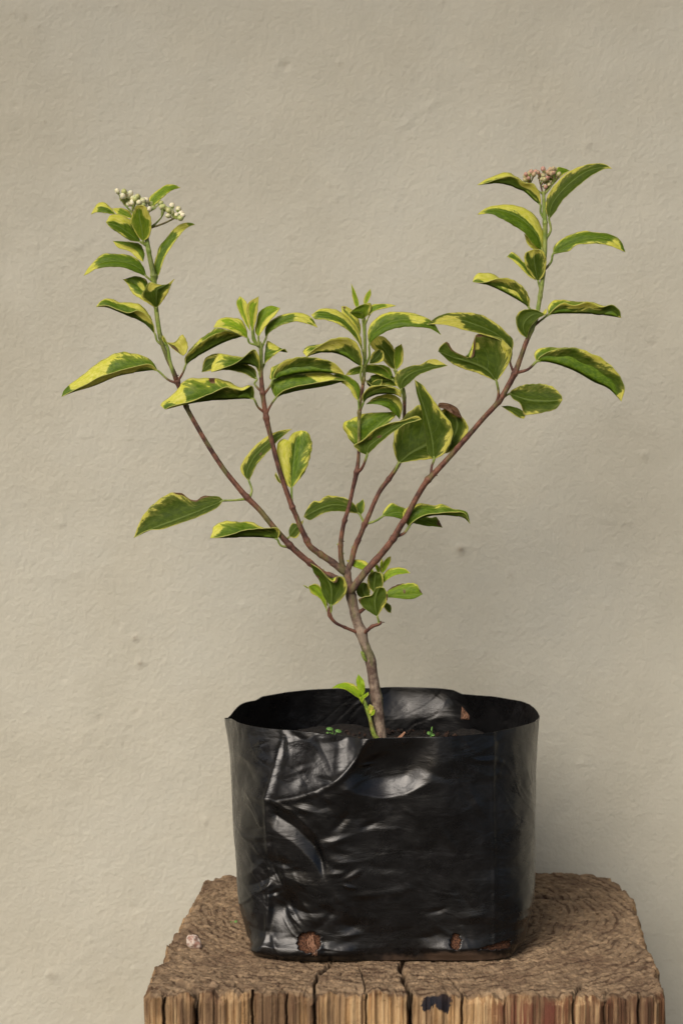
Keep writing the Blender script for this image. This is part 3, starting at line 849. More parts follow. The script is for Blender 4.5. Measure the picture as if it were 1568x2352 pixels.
branch('branch', [(796,1318,6,.2),(786,1311,8,.22),(764,1292,7.6,.25),(737,1274,7.2,.3),(713,1256,7,.42),(704,1240,6.6,.5),(690,1210,6,.45),(682,1190,5.8,.42),(671,1164,6,.42),(650,1106,5.6,.4),(636,1059,5.5,.38),(621,1000,5.6,.38),
                  (612,962,6.4,.4),(606,924,5.6,.5),(603,901,6,.55),(600,867,4.8,.62),(600,832,4.4,.8),(599,798,4.6,.8),(596,785,4,.9)],
       d=[0,4,8]+[12]*16, nodes=[(704,1242,.25),(671,1166,.3),(612,960,.25),(603,903,.3),(764,1292,.15),(600,838,.3),(737,1274,.2)], moss=.5)
branch('branch', [(797,1312,6,.2),(788,1304,7,.25),(783,1281,6,.35),(782,1251,5.6,.4),(786,1219,5.2,.42),(792,1193,5,.42),(801,1164,4.6,.42),(810,1123,4.8,.42),(818,1087,5.6,.45),(823,1050,4,.6),(824,983,3.6,.75),(825,948,4.4,.7),
                  (828,920,3.8,.7),(832,893,4,.62),(835,870,3.8,.7),(837,840,4.2,.85),(838,807,3.8,.9),(837,763,4,.95),(835,734,4.4,1),(834,715,3,1)],
       d=[0]*20, nodes=[(792,1196,.3),(818,1085,.3),(825,948,.3),(835,872,.3),(782,1253,.2)], moss=.35)
branch('branch', [(799,1318,5,.2),(801,1302,7,.25),(807,1290,6.4,.3),(813,1263,6.6,.32),(821,1243,6,.35),(829,1225,5.6,.4),(836,1207,6,.4),(848,1181,5.4,.42),(860,1152,5.2,.42),(874,1125,5.4,.42),(892,1101,5.6,.45),(908,1078,5,.5),(918,1058,4.6,.55),
                  (925,1010,4.2,.5),(928,955,4,.45),(928,915,4.4,.75),(924,889,4.2,.9),(914,868,3.8,1),(905,848,3.2,1)],
       d=[0,-4,-8,-12,-14,-16,-18,-20,-22,-24,-26,-30,-38,-46,-46,-46,-44,-42,-40], nodes=[(821,1243,.2),(838,1204,.3),(892,1101,.2),(928,912,.3)], moss=.5)
branch('branch', [(800,1362,7,.2),(808,1354,9,.22),(824,1333,8.6,.25),(842,1310,8.2,.28),(865,1284,7.8,.3),(883,1263,7.4,.34),(903,1237,7.6,.38),(918,1210,7,.4),(933,1187,6.8,.42),(947,1160,6.6,.42),(963,1131,6.6,.42),(980,1105,7,.4),(994,1090,7,.42),
                  (1021,1061,6.4,.4),(1050,1029,6.2,.4),(1079,996,6,.42),(1110,960,5.8,.44),(1144,923,6.4,.45),(1163,892,6.4,.46),(1181,858,6.8,.48),(1194,824,5.6,.5),(1206,790,5.4,.6),(1219,758,6,.8),(1231,730,5.4,.95),(1236,702,5,1),(1241,671,5.2,.95),(1247,625,5.2,1),
                  (1250,578,5.4,1),(1251,547,5.2,1),(1251,516,5.4,1),(1249,480,4.6,1),(1247,440,3.4,1)],
       d=[2,10]+[16]*9+[18]*21, nodes=[(903,1237,.2),(983,1102,.25),(1144,923,.2),(1181,858,.22),(1219,758,.2),(1239,682,.2),(1251,512,.25),(865,1284,.12),(842,1310,.1)], moss=.45, sides=16)
branch('twig', [(826,1455,4,.3),(814,1450,4,.4),(792,1441,3.4,.6),(770,1430,3.6,.6),(758,1415,4.6,.5),(756,1402,4.6,.6),(760,1388,3.6,.8)], d=[4,8,12,16,18,19,20], nodes=[(792,1441,.35),(757,1414,.15)])
branch('twig', [(833,1456,4,.3),(841,1450,4.2,.4),(854,1439,3.8,.5),(868,1434,3.8,.5),(876,1428,3,.5)], d=[4,12,18,22,24], nodes=[(854,1439,.3),(872,1431,.2)])
branch('twig', [(818,1412,5,.3),(828,1404,4.6,.4),(838,1396,3.6,.4),(852,1380,3.2,.6),(866,1362,3,.8),(876,1340,3,1),(880,1318,2.6,1)], d=[2,2,0,-2,-3,-4,-5])
branch('sprout', [(866,1697,6,.85),(858,1685,5.5,.9),(852,1662,4.6,.7),(848,1645,4.5,.9),(843,1630,5,1),(837,1612,4,1),(832,1600,3.4,1)], d=[8,12,14,15,15,15,15])
branch('sprout', [(846,1520,2,.8),(838,1514,4,.9),(833,1502,4.2,1),(829,1496,2,1)], d=[6,12,14,15])
branch('side_shoot', [(405,872,4,.6),(396,850,4.2,.8),(389,822,4,.95),(386,800,3.4,1),(378,786,2.6,1)], d=[10,12,13,14,15])
branch('side_shoot', [(600,800,3,.8),(592,793,3.6,1),(584,780,4,1),(581,765,4,1),(580,752,3,1)], d=[12,16,18,18,18])

U = 'under'
# --- leftmost branch
leaf(F1,[(972,1802),(900,1797),(620,1842),(400,1930),(210,1988),(105,2030)],[(900,1700),(700,1632),(500,1685),(300,1830),(140,1960)],[(880,1738),(640,1792),(450,1852),(300,1930)],d=(6,16),e=(-24,18),y=(.15,.55,0),petiole=[(1130,1920,6),(1060,1880)],pc=.6,patches=[(-.5,.72,.6,.22,1.1),(-.6,.98,.6,.09,-1.6),(0,.55,.3,.15,.5)])
leaf(F1,[(945,1475),(885,1405),(800,1350),(690,1300),(600,1262),(510,1228),(415,1222)],[(905,1320),(810,1210),(690,1183),(630,1188),(550,1150),(470,1165)],[(925,1370),(860,1290),(780,1256),(700,1280),(610,1248),(500,1210)],d=(8,14),e=(-20,14),y=(.42,.15,.07),petiole=[(985,1585,6),(960,1530)],pc=.75,patches=[(.6,.3,.4,.15,.7)])
leaf(F1,[(868,958),(800,880),(660,825),(520,820),(400,860),(303,945)],[(840,870),(760,780),(620,752),(470,757),(360,860)],[(790,925),(660,875),(540,868),(420,885),(350,925)],d=(10,20),e=(-16,12),y=(.1,.02,.22),petiole=[(905,1010,6)],pc=.95)
leaf(F1,[(957,1240),(955,1140),(960,1075),(1010,1045),(1060,1020),(1115,980)],[(880,1190),(825,1130),(840,1085),(890,1008),(960,1020),(1040,1030)],[(1000,1190),(1060,1100),(1075,1060),(1095,1015)],d=(14,40),e=(-6,-4),y=(.1,.25,.2),face=U,petiole=[(960,1285,8)],pc=.95,bow=14,patches=[(-.5,.55,.3,.16,1.2)])
leaf(F1,[(940,1232),(860,1120),(780,1030),(690,992),(655,980)],[(830,1165),(740,1105),(705,1040),(680,1005)],[(900,1100),(868,990),(780,950),(710,965)],d=(4,-20),e=(8,-10),y=(.22,.1,.05),face='top',patches=[(.2,.55,.3,.14,1.0)])
leaf(F1,[(960,962),(968,870),(1005,780),(1050,700),(1110,605),(1180,530),(1297,487)],[(932,860),(960,750),(985,680),(1050,600),(1120,520),(1180,480),(1260,472)],[(985,920),(1015,820),(1055,740),(1115,650),(1175,570),(1235,512)],d=(2,-14),e=(-10,8),y=(.12,.3,.0),petiole=[(965,1010,4)],pc=.9,patches=[(0,.8,.9,.12,1.0)])
leaf(F1,[(815,648),(720,580),(610,505),(503,468)],[(770,530),(715,440),(640,403),(550,400)],[(720,632),(620,570),(540,515)],d=(8,34),e=(-16,6),y=(.25,.06,.05),patches=[(-.6,.75,.4,.2,1.1)],petiole=[(845,690,6)],pc=1)
leaf(F1,[(835,642),(825,540),(805,440),(800,370),(775,318)],[(785,590),(725,470),(735,410),(755,360)],[(895,590),(914,470),(890,390),(850,320)],d=(12,30),e=(-4,6),y=(.1,.12,.1),face=U,petiole=[(850,690,6)],pc=1,young=.35,patches=[(.7,.75,.4,.2,1.1)])
leaf(F1,[(745,440),(660,385),(560,345)],[(715,370),(640,340)],[(710,430),(610,400)],d=(-6,-20),e=(-10,6),y=(.4,.2,.3),young=.3)
leaf(F1,[(590,397),(500,345),(430,352),(368,397)],[(550,340),(480,287),(420,310)],[(540,392),(470,382),(410,380)],d=(-14,-22),e=(-10,8),y=(.5,.1,.3))
leaf(F1,[(905,335),(950,245),(1040,178),(1110,150),(1170,158)],[(890,250),(960,185),(1040,135),(1110,130)],[(950,310),(1020,240),(1090,185)],d=(-4,-22),e=(-10,8),y=(.3,.06,.05),young=.4)
leaf(F1,[(838,825),(800,735),(700,685),(565,637)],[(848,740),(800,660),(680,640)],[(780,790),(715,730),(610,695)],d=(0,-26),e=(-14,8),y=(.05,.75,.0),young=.2)
leaf(F1,[(1045,1545),(1110,1590),(1195,1668)],[(1120,1540),(1185,1475),(1235,1560),(1228,1630)],[(1085,1590),(1150,1640)],d=(16,24),e=(-8,4),y=(.85,.3,.3),face=U,brown=[(.4,.5,.5,.5)])
leaf(F1,[(1060,1570),(1030,1530),(1012,1478)],[(1030,1555),(1005,1510)],[(1050,1540),(1030,1500)],d=(16,20),e=(-3,3),y=(.5,.5,.3),young=.5)
leaf(F2,[(95,812),(140,768),(250,704),(400,624),(520,574),(600,546)],[(90,740),(180,615),(300,520),(390,476),(500,500)],[(100,725),(190,632),(310,552),(440,504),(540,522)],d=(10,-8),e=(-26,14),y=(.05,.28,.0),petiole=[(40,952,6),(70,880)],pc=.5)
# --- second branch
leaf(F2,[(708,1112),(600,1110),(450,1120),(280,1128),(100,1157),(-90,1203)],[(670,985),(590,1012),(460,945),(250,920),(90,945),(-15,1065),(-125,1160)],[(712,1040),(690,990),(600,1028),(450,1003),(310,1065),(130,1135),(-30,1172)],d=(22,34),e=(-26,20),y=(.3,.2,.0),petiole=[(775,1245,12),(745,1185)],pc=.55,brown=[(-.9,.45,.2,.03)],patches=[(-.3,.8,.5,.07,.9),(.5,.9,.5,.1,.8)])
leaf(F2,[(735,935),(660,862),(500,803),(340,790),(240,873)],[(720,850),(650,800),(520,740),(380,703),(270,750)],[(700,930),(620,885),(470,852),(330,857),(270,868)],d=(8,-10),e=(-14,10),y=(.2,.05,.0),petiole=[(750,1060,12),(715,980)],pc=.6,face=U)
leaf(F2,[(757,885),(740,827),(640,800),(540,810),(430,846),(325,868)],[(690,760),(600,737),(520,722),(450,708),(385,715),(335,800)],[(758,740),(712,668),(650,700),(570,775),(450,825)],d=(16,30),e=(-20,12),y=(.3,.12,.22),petiole=[(775,940,12)],pc=.7)
leaf(F2,[(655,572),(600,505),(480,455),(345,470)],[(640,480),(590,400),(470,380),(390,400)],[(600,545),(500,497),(420,472)],d=(20,30),e=(-14,10),y=(.45,.45,.25),young=.9,petiole=[(690,660,14),(670,610)],pc=1)
leaf(F2,[(672,500),(622,350),(582,190)],[(625,430),(562,300),(552,240)],[(662,400),(648,262),(615,215)],d=(16,10),e=(-4,6),y=(.4,.55,.1),young=.7,face='top')
leaf(F2,[(697,510),(690,345),(752,190)],[(662,420),(636,300),(665,240)],[(730,400),(745,290)],d=(22,30),e=(-3,3),y=(.4,.5,.2),young=.8,face=U,petiole=[(712,660,14),(700,580)],pc=1)
leaf(F2,[(748,556),(775,455),(835,375),(940,295)],[(716,500),(735,400),(760,325),(850,275)],[(780,505),(840,425),(905,350)],d=(18,8),e=(-8,12),y=(.1,.8,.05),young=.6,face='top',petiole=[(755,640,14)],pc=1)
leaf(F2,[(812,572),(855,470),(980,400),(1120,372),(1278,470)],[(808,480),(870,400),(1000,345),(1130,340),(1220,380)],[(850,512),(960,447),(1090,417),(1200,442)],d=(4,14),e=(-12,10),y=(.35,.15,.1),petiole=[(795,660,10)],pc=.9,patches=[(0,.72,.9,.14,.8)])
leaf(F2,[(800,800),(820,710),(900,678),(1010,692)],[(820,600),(870,610),(940,650)],[(830,772),(900,712),(975,660)],d=(6,0),e=(-12,8),y=(.25,.3,.0),petiole=[(785,870,10)],pc=.9,patches=[(-.4,.6,.5,.16,.8)])
leaf(F2,[(880,937),(980,912),(1120,887),(1270,874),(1400,882),(1522,898)],[(848,930),(860,840),(900,812),(1080,745),(1240,745),(1400,790)],[(885,880),(950,785),(1090,735),(1240,738),(1390,770),(1480,835)],d=(16,26),e=(-26,10),y=(.1,.22,.04),petiole=[(818,1078,12),(850,1000)],pc=.55,patches=[(.4,.88,.6,.1,1.0)])
leaf(F2,[(905,1100),(1000,1060),(1120,1030),(1260,1008),(1400,980),(1528,942)],[(868,1040),(862,960),(960,900),(1090,880),(1230,872),(1370,870),(1440,910)],[(915,1078),(990,1025),(1120,988),(1260,965),(1400,940)],d=(16,20),e=(-24,16),y=(.08,.22,.0),petiole=[(838,1262,12),(845,1190)],pc=.5,brown=[(-1,.38,.1,.1)],patches=[(-.65,.72,.55,.14,1.3)])
leaf(F2,[(665,1852),(645,1765),(712,1630),(820,1520),(925,1445),(1050,1380)],[(600,1780),(588,1720),(640,1620),(740,1510),(850,1430),(960,1390)],[(692,1790),(742,1690),(822,1600),(902,1510),(975,1440)],d=(0,-14),e=(-8,8),y=(.3,.04,.1),face=U,petiole=[(678,1995,6),(688,1930)],pc=.9,brown=[(.4,.44,.12,.035),(.3,.03,.3,.03)])
leaf(F2,[(1045,1912),(1050,1780),(1066,1640),(1080,1500),(1125,1392)],[(1000,1880),(945,1770),(912,1640),(915,1540),(940,1478),(985,1468),(1010,1485),(1050,1420)],[(1100,1850),(1170,1750),(1215,1620),(1228,1500),(1190,1410)],d=(8,-30),e=(8,8),y=(.55,.25,.08),face='top',petiole=[(1068,2062,12),(1045,1970)],pc=.85)
leaf(F2,[(950,1870),(918,1825),(903,1766)],[(925,1852),(896,1800)],[(945,1845),(925,1805)],d=(-4,-10),e=(-3,3),y=(.5,.2,.2))
# --- lower left leaves
leaf(F5,[(772,692),(650,742),(520,797),(380,852),(230,907),(70,985)],[(740,660),(650,652),(590,664),(570,686),(530,688),(490,665),(430,627),(340,640),(220,720),(120,850)],[(720,750),(600,810),(480,855),(390,885),(280,920),(180,925)],d=(10,20),e=(-16,8),y=(.06,.16,.05),face=U,petiole=[(945,702,6),(860,688)],pc=.95,brown=[(-1,.22,.14,.14),(-1,.4,.1,.07)])
leaf(F5,[(1195,996),(1130,984),(1000,978),(860,979),(668,983)],[(1150,920),(1080,900),(1000,862),(880,856),(770,855),(700,890),(685,940)],[(1214,950),(1195,903),(1080,908),(960,915),(850,948),(760,974)],d=(14,26),e=(-24,14),y=(.16,.08,.04),petiole=[(1290,1072,6),(1225,1045)],pc=.7,brown=[(1,.3,.06,.12)],patches=[(-.5,.85,.4,.07,.6)])
leaf(F5,[(1288,975),(1322,922),(1400,845)],[(1285,920),(1310,870),(1350,870)],[(1340,988),(1370,950),(1388,890)],d=(-6,-14),e=(-4,4),y=(.1,.3,.2),petiole=[(1300,1035,6),(1270,1000)],pc=.8,face=U)
# --- third branch (middle)
leaf(F3,[(545,258),(530,180),(500,68)],[(522,230),(505,150)],[(560,222),(532,130)],d=(2,0),e=(-3,3),y=(.3,.3,.1),young=.9,face=U)
leaf(F3,[(610,245),(622,180),(650,110)],[(594,210),(612,150)],[(636,200),(655,150)],d=(2,0),e=(-3,3),y=(.3,.3,.1),young=.9,face=U)
leaf(F3,[(590,348),(575,295),(485,292)],[(540,335),(505,312)],[(640,300),(652,222),(560,240)],d=(8,26),e=(-2,-6),y=(.02,.08,.05),face=U,young=.35,petiole=[(597,400,2)],pc=1)
leaf(F3,[(620,357),(662,292),(740,247),(848,240)],[(645,280),(662,234),(730,226),(800,228)],[(640,312),(690,277),(780,257)],d=(6,6),e=(-10,8),y=(.25,.15,.25),young=.3,petiole=[(608,400,2)],pc=1)
leaf(F3,[(572,465),(530,375),(455,295),(422,245)],[(572,400),(545,320),(490,262),(450,245)],[(545,440),(500,375),(430,315)],d=(-6,-16),e=(-8,8),y=(.6,.6,.1),brown=[(-.5,.9,.3,.05)])
leaf(F3,[(590,602),(532,475),(450,375),(350,318),(250,300),(185,312)],[(572,480),(500,370),(430,300),(350,265),(260,265)],[(550,520),(480,440),(400,387),(300,352),(215,347)],d=(8,18),e=(-16,14),y=(.6,.1,.05),petiole=[(598,680,4)],pc=.95)
leaf(F3,[(638,558),(665,470),(770,385),(900,352),(1040,368),(1130,402),(1203,470)],[(628,460),(660,370),(760,300),(900,288),(1020,310),(1130,360)],[(670,512),(760,450),(880,412),(1000,407),(1100,417),(1160,442)],d=(12,26),e=(-14,12),y=(.45,.03,.0),petiole=[(612,725,4),(640,640)],pc=.85,patches=[(.1,.68,.6,.1,1.1)])
leaf(F3,[(584,724),(530,692),(450,642),(370,614),(280,607),(148,638)],[(560,660),(480,540),(370,520),(250,543),(165,555),(120,600)],[(584,640),(548,540),(470,490),(350,500),(250,553),(185,598)],d=(12,30),e=(-28,8),y=(.25,.4,.1),petiole=[(590,852,4),(572,785)],pc=.75,patches=[(.7,.65,.6,.2,.7)])
leaf(F3,[(828,828),(740,772),(640,738),(540,747),(455,782)],[(770,740),(700,704),(600,703),(500,735)],[(760,802),(680,772),(600,762),(520,782)],d=(-34,-26),e=(-12,10),y=(.3,.1,.1),young=.15,petiole=[(880,900,-44)],pc=.95)
leaf(F3,[(825,790),(770,740),(700,706)],[(800,730),(740,704)],[(790,790),(720,745)],d=(-46,-56),e=(-6,6),y=(.2,.1,.1),young=.6)
leaf(F3,[(842,742),(800,640),(740,560),(690,478)],[(790,715),(700,610),(652,560),(650,510)],[(852,650),(825,560),(760,487)],d=(-44,-58),e=(-6,6),y=(.45,.5,.25),face=U,young=.1,patches=[(.4,.45,.4,.3,-.9)])
leaf(F3,[(850,748),(868,640),(893,540)],[(833,680),(840,580)],[(900,690),(908,600)],d=(-36,-38),e=(-6,6),y=(.05,.4,.1),young=.5,face=U,petiole=[(905,830,-44)],pc=1)
leaf(F3,[(640,697),(700,645),(742,590)],[(655,625),(700,585)],[(690,695),(750,672),(756,620)],d=(-8,-16),e=(-4,6),y=(.15,.4,.1),face=U)
leaf(F3,[(890,908),(902,825),(980,764),(1080,732),(1170,718),(1252,712)],[(835,840),(850,775),(900,738),(970,712),(1040,705),(1100,668),(1170,664)],[(905,888),(955,850),(1020,790),(1120,748),(1200,727)],d=(-28,-14),e=(-16,8),y=(.18,.03,.0),petiole=[(920,980,-44),(905,940)],pc=.9,patches=[(-.8,.85,.5,.1,1.3)],face=U)
leaf(F3,[(700,880),(640,870),(612,830)],[(650,800),(700,780),(760,800),(800,830)],[(690,890)],d=(-30,-40),e=(-8,6),y=(.05,.05,.0))
leaf(F3,[(880,860),(800,815),(720,800),(620,840)],[(850,810),(780,775),(680,782)],[(840,872),(760,865),(690,868)],d=(-48,-54),e=(-8,8),y=(.05,.1,.0))
leaf(F3,[(650,868),(700,840),(742,820)],[(670,835),(710,818)],[(700,870),(735,862)],d=(-18,-26),e=(-4,4),y=(.1,.3,.1),face=U)
leaf(F3,[(556,990),(532,905),(472,835),(400,795),(335,787)],[(572,900),(542,840),(470,790),(400,773)],[(520,955),(480,885),(420,842)],d=(6,-6),e=(-10,10),y=(.1,.65,.0),petiole=[(555,1075,2)],pc=.8,young=.2,brown=[(.9,.72,.2,.04)])
leaf(F3,[(592,1008),(622,968),(700,935),(800,930),(892,955)],[(600,955),(660,885),(740,873),(830,876),(882,905)],[(588,940),(640,880),(720,863),(800,873),(862,900)],d=(8,24),e=(-20,10),y=(.3,.2,.18),petiole=[(580,1080,2)],pc=.6)
leaf(F3,[(615,1012),(700,987),(800,990),(860,1050),(878,1130)],[(680,960),(780,933),(860,953),(900,1030)],[(700,1014),(780,1042),(840,1092)],d=(-2,-6),e=(-10,10),y=(.6,.03,.0))
leaf(F3,[(600,1345),(640,1255),(740,1155),(852,1066)],[(520,1330),(450,1230),(442,1165),(560,1100),(680,1078),(780,1076)],[(640,1322),(720,1222),(800,1150),(842,1110)],d=(-4,-20),e=(-14,10),y=(.16,.15,.05),face='top')
leaf(F3,[(622,1414),(640,1345),(722,1280),(830,1203),(940,1155),(1050,1132)],[(560,1385),(518,1337),(590,1292),(680,1210),(800,1160),(900,1140),(1010,1103)],[(650,1387),(730,1312),(830,1232),(930,1167),(1000,1148)],d=(14,44),e=(2,12),y=(.12,.03,.05),face=U,petiole=[(545,1560,4),(585,1510)],pc=.42,pr=3.2,brown=[(-.1,.35,.12,.04),(-.5,.3,.1,.03)])
leaf(F3,[(868,1480),(960,1400),(1060,1345),(1160,1285),(1250,1200)],[(835,1400),(825,1330),(840,1230),(900,1120),(980,1050),(1040,1012),(1130,1010),(1220,1080)],[(940,1465),(1060,1450),(1160,1438),(1250,1380),(1290,1270)],d=(-10,-30),e=(-8,8),y=(.1,.08,.0),face=U,petiole=[(800,1610,-26),(840,1540)],pc=.55,pr=3.2,patches=[(-1,.75,.3,.1,.9)])
leaf(F3,[(1200,1402),(1290,1290),(1330,1170),(1290,1050)],[(1150,1250),(1180,1110),(1230,1045)],[(1272,1388),(1365,1300),(1418,1210),(1375,1120)],d=(-38,-46),e=(-6,6),y=(.2,.2,.16),face=U)
leaf(F3,[(1175,1035),(1260,1030),(1330,1075),(1368,1125)],[(1190,1003),(1260,1008),(1330,1045)],[(1230,1052),(1290,1088),(1340,1118)],d=(-36,-30),e=(-6,6),y=(0,0,0),brown=[(0,.5,2,2)])
leaf(F3,[(1147,1449),(1132,1300),(1103,1170),(1072,1050),(1032,930),(998,822)],[(1095,1390),(1082,1280),(1068,1150),(1045,1030),(1010,920)],[(1235,1390),(1292,1260),(1278,1165),(1205,1070),(1125,950),(1060,865)],d=(10,4),e=(-10,4),y=(.02,.22,.05),face=U,petiole=[(1112,1575,14),(1128,1505)],pc=.45,pr=3.0)
leaf(F6,[(560,697),(480,645),(370,625),(260,652),(125,722)],[(530,625),(460,575),(360,554),(290,562),(250,596),(200,598),(150,660)],[(500,690),(400,677),(290,690),(180,746)],d=(-20,-10),e=(-12,8),y=(.14,.04,.03),petiole=[(600,775,-18),(578,725)],pc=.85,face=U)
leaf(F6,[(575,702),(573,650),(590,580)],[(545,675),(536,625),(562,605)],[(598,675),(604,620)],d=(-26,-36),e=(-4,4),y=(.1,.35,.05),face='top')
leaf(F6,[(745,716),(850,684),(960,712),(1080,750),(1213,803)],[(748,680),(810,613),(880,638),(1000,690),(1120,725),(1168,722)],[(830,722),(960,762),(1080,792),(1145,795)],d=(-26,-40),e=(-14,8),y=(.18,.02,.0),petiole=[(630,790,-18),(690,752)],pc=.85,brown=[(-.6,.95,.9,.07)])
leaf(F6,[(948,800),(1010,748),(1100,714),(1220,704),(1340,718),(1400,742),(1430,773)],[(902,720),(930,650),(1030,616),(1140,628),(1210,620),(1290,655),(1400,680)],[(955,778),(1060,708),(1170,690),(1290,680),(1385,690)],d=(8,4),e=(-20,8),y=(.12,.25,.0),petiole=[(868,897,16),(910,850)],pc=.45,pr=3.2)
# --- right branch
leaf(F4,[(850,407),(800,372),(720,303),(600,258),(500,246),(383,257)],[(850,350),(790,262),(720,232),(630,170),(550,175),(450,215)],[(847,330),(800,250),(730,240),(650,192),(560,202),(460,238)],d=(20,30),e=(-22,8),y=(.5,.18,.08),petiole=[(870,520,16),(850,460)],pc=.95,patches=[(.8,.3,.4,.14,.9)])
leaf(F4,[(912,514),(932,405),(1012,297),(1122,200),(1240,140),(1378,138)],[(883,430),(900,340),(960,250),(1060,160),(1180,110),(1310,100)],[(962,452),(1022,362),(1122,272),(1222,192),(1320,142)],d=(24,34),e=(-10,10),y=(.2,.03,.06),face=U,petiole=[(898,665,18),(925,590)],pc=.85)
leaf(F4,[(880,335),(960,210),(1062,150)],[(900,240),(970,133),(1020,133)],[(925,275),(1000,195)],d=(0,-16),e=(-6,6),y=(.1,.2,.0),young=.2)
leaf(F4,[(862,744),(822,630),(722,520),(600,458),(490,442),(385,475)],[(870,620),(822,500),(720,423),(600,403),(490,413),(420,445)],[(802,702),(730,612),(640,552),(560,507),(480,472)],d=(22,32),e=(-16,12),y=(.72,.03,.08),petiole=[(875,790,18)],pc=1)
leaf(F4,[(842,737),(782,692),(730,620)],[(820,680),(770,640)],[(790,728),(748,685)],d=(10,2),e=(-4,4),y=(.8,.8,.4))
leaf(F4,[(940,770),(1020,718),(1112,680),(1220,655),(1340,658),(1475,753)],[(955,700),(1050,633),(1170,598),(1260,608),(1370,623),(1440,670)],[(1000,758),(1062,745),(1112,702),(1200,692),(1320,697),(1400,722)],d=(20,30),e=(-16,12),y=(.18,.15,.0),petiole=[(892,895,18),(925,830)],pc=.7,patches=[(.3,.85,.9,.1,1.0)])
leaf(F4,[(832,970),(812,880),(800,800),(802,730)],[(780,922),(738,850),(733,765)],[(877,920),(893,820),(868,745)],d=(22,40),e=(-4,4),y=(.12,.2,.22),face=U,petiole=[(852,1040,18)],pc=.9)
leaf(F4,[(815,962),(752,880),(682,818),(603,785)],[(775,865),(722,822),(682,780),(640,753)],[(762,932),(700,868),(640,810)],d=(18,8),e=(-8,8),y=(.3,.4,.05))
leaf(F4,[(768,1168),(720,1132),(620,1073),(520,1022),(430,988),(350,972)],[(740,1050),(680,982),(545,942),(480,908),(390,910),(358,945)],[(768,1090),(722,1010),(630,950),(530,948),(440,975)],d=(22,32),e=(-22,10),y=(.6,.35,.0),petiole=[(800,1235,18)],pc=.95)
leaf(F4,[(748,1390),(722,1290),(790,1215),(892,1215)],[(690,1345),(665,1250),(690,1195),(740,1175),(810,1176)],[(775,1312),(832,1245)],d=(24,36),e=(0,6),y=(.06,.02,.05),face=U)
leaf(F4,[(905,1217),(1000,1208),(1120,1208),(1250,1212),(1360,1226),(1445,1240)],[(903,1160),(940,1113),(1020,1103),(1110,1120),(1220,1120),(1310,1150),(1400,1150)],[(960,1160),(1020,1125),(1100,1145),(1200,1118),(1290,1155),(1370,1140),(1430,1180)],d=(22,30),e=(-22,10),y=(.2,.45,.05),petiole=[(812,1315,18),(855,1255)],pc=.6,patches=[(.5,.85,.6,.12,-.5)])
leaf(F4,[(862,1217),(880,1195),(890,1170)],[(868,1195)],[(885,1212),(897,1195)],d=(28,30),e=(-2,2),y=(.9,.9,.5))
leaf(F4,[(635,1504),(605,1425),(500,1345),(370,1290),(220,1252),(5,1288)],[(650,1410),(600,1350),(510,1270),(400,1213),(250,1198),(110,1220)],[(612,1442),(560,1410),(430,1364),(300,1332),(150,1292),(70,1287)],d=(14,26),e=(-12,12),y=(.08,.05,.0),face=U,petiole=[(640,1645,18),(626,1570)],pc=.5,patches=[(.3,.78,.9,.17,1.2)])
leaf(F4,[(525,1708),(455,1625),(345,1570),(210,1530),(95,1485)],[(590,1620),(640,1500),(600,1425),(520,1373),(440,1366),(372,1362),(366,1450),(350,1532),(270,1512),(200,1470),(160,1413),(108,1450)],[(470,1684),(380,1645),(280,1614),(190,1572)],d=(26,36),e=(-4,-4),y=(.10,.06,.0),face=U,petiole=[(518,1880,18),(540,1800)],pc=.5,pr=3.0,brown=[(-1,.62,.16,.2),(-1,.85,.2,.08)],patches=[(-.55,.5,.12,.06,.6)])
leaf(F4,[(820,1562),(900,1566),(1000,1592),(1120,1642),(1240,1712),(1350,1762),(1445,1856)],[(800,1500),(850,1463),(960,1456),(1080,1465),(1250,1525),(1400,1650)],[(850,1520),(950,1473),(1080,1458),(1200,1488),(1330,1558),(1425,1655),(1470,1755)],d=(22,36),e=(-24,10),y=(.1,.08,.0),petiole=[(690,1665,18),(755,1620)],pc=.45,pr=3.2,patches=[(.3,.96,.9,.05,1.0)])
leaf(F4,[(618,1800),(740,1838),(870,1852),(1012,1845)],[(640,1770),(720,1733),(840,1723),(930,1743),(1000,1805)],[(650,1842),(690,1865),(715,1915),(735,1957),(850,1942),(960,1912)],d=(10,20),e=(-10,6),y=(.12,.08,.04),face=U,petiole=[(560,1850,18)],pc=.6,brown=[(1,.3,.12,.09)])
leaf(F4,[(560,1892),(640,1922),(728,1985)],[(620,1888),(700,1912),(738,1952)],[(620,1932),(680,1972)],d=(2,6),e=(-4,4),y=(0,.15,.1),face=U)
# --- little shoots on the trunk
leaf(F7,[(457,720),(458,600),(440,480),(360,370),(240,268)],[(405,665),(355,570),(335,460),(275,370)],[(540,672),(618,560),(603,440),(535,402),(500,478),(430,430),(330,325)],d=(22,30),e=(-8,8),y=(.03,.08,.0),face=U,petiole=[(440,800,20),(456,760)],pc=.9,brown=[(1,.58,.22,.09),(1,.8,.3,.12),(-1,.68,.3,.05)])
leaf(F7,[(415,765),(372,645),(312,565),(225,505)],[(340,640),(255,590),(220,530)],[(392,600),(352,520),(290,483)],d=(10,4),e=(-6,6),y=(.15,.2,.0),young=.85,petiole=[(425,790,18)],pc=1)
leaf(F7,[(225,530),(195,515),(165,498)],[(200,530)],[(198,508)],d=(2,0),e=(-2,2),y=(.1,.1,0),young=.5)
leaf(F7,[(420,720),(400,660),(375,620)],[(390,690)],[(410,660)],d=(6,2),e=(-2,2),y=(.1,.1,0),young=.9)
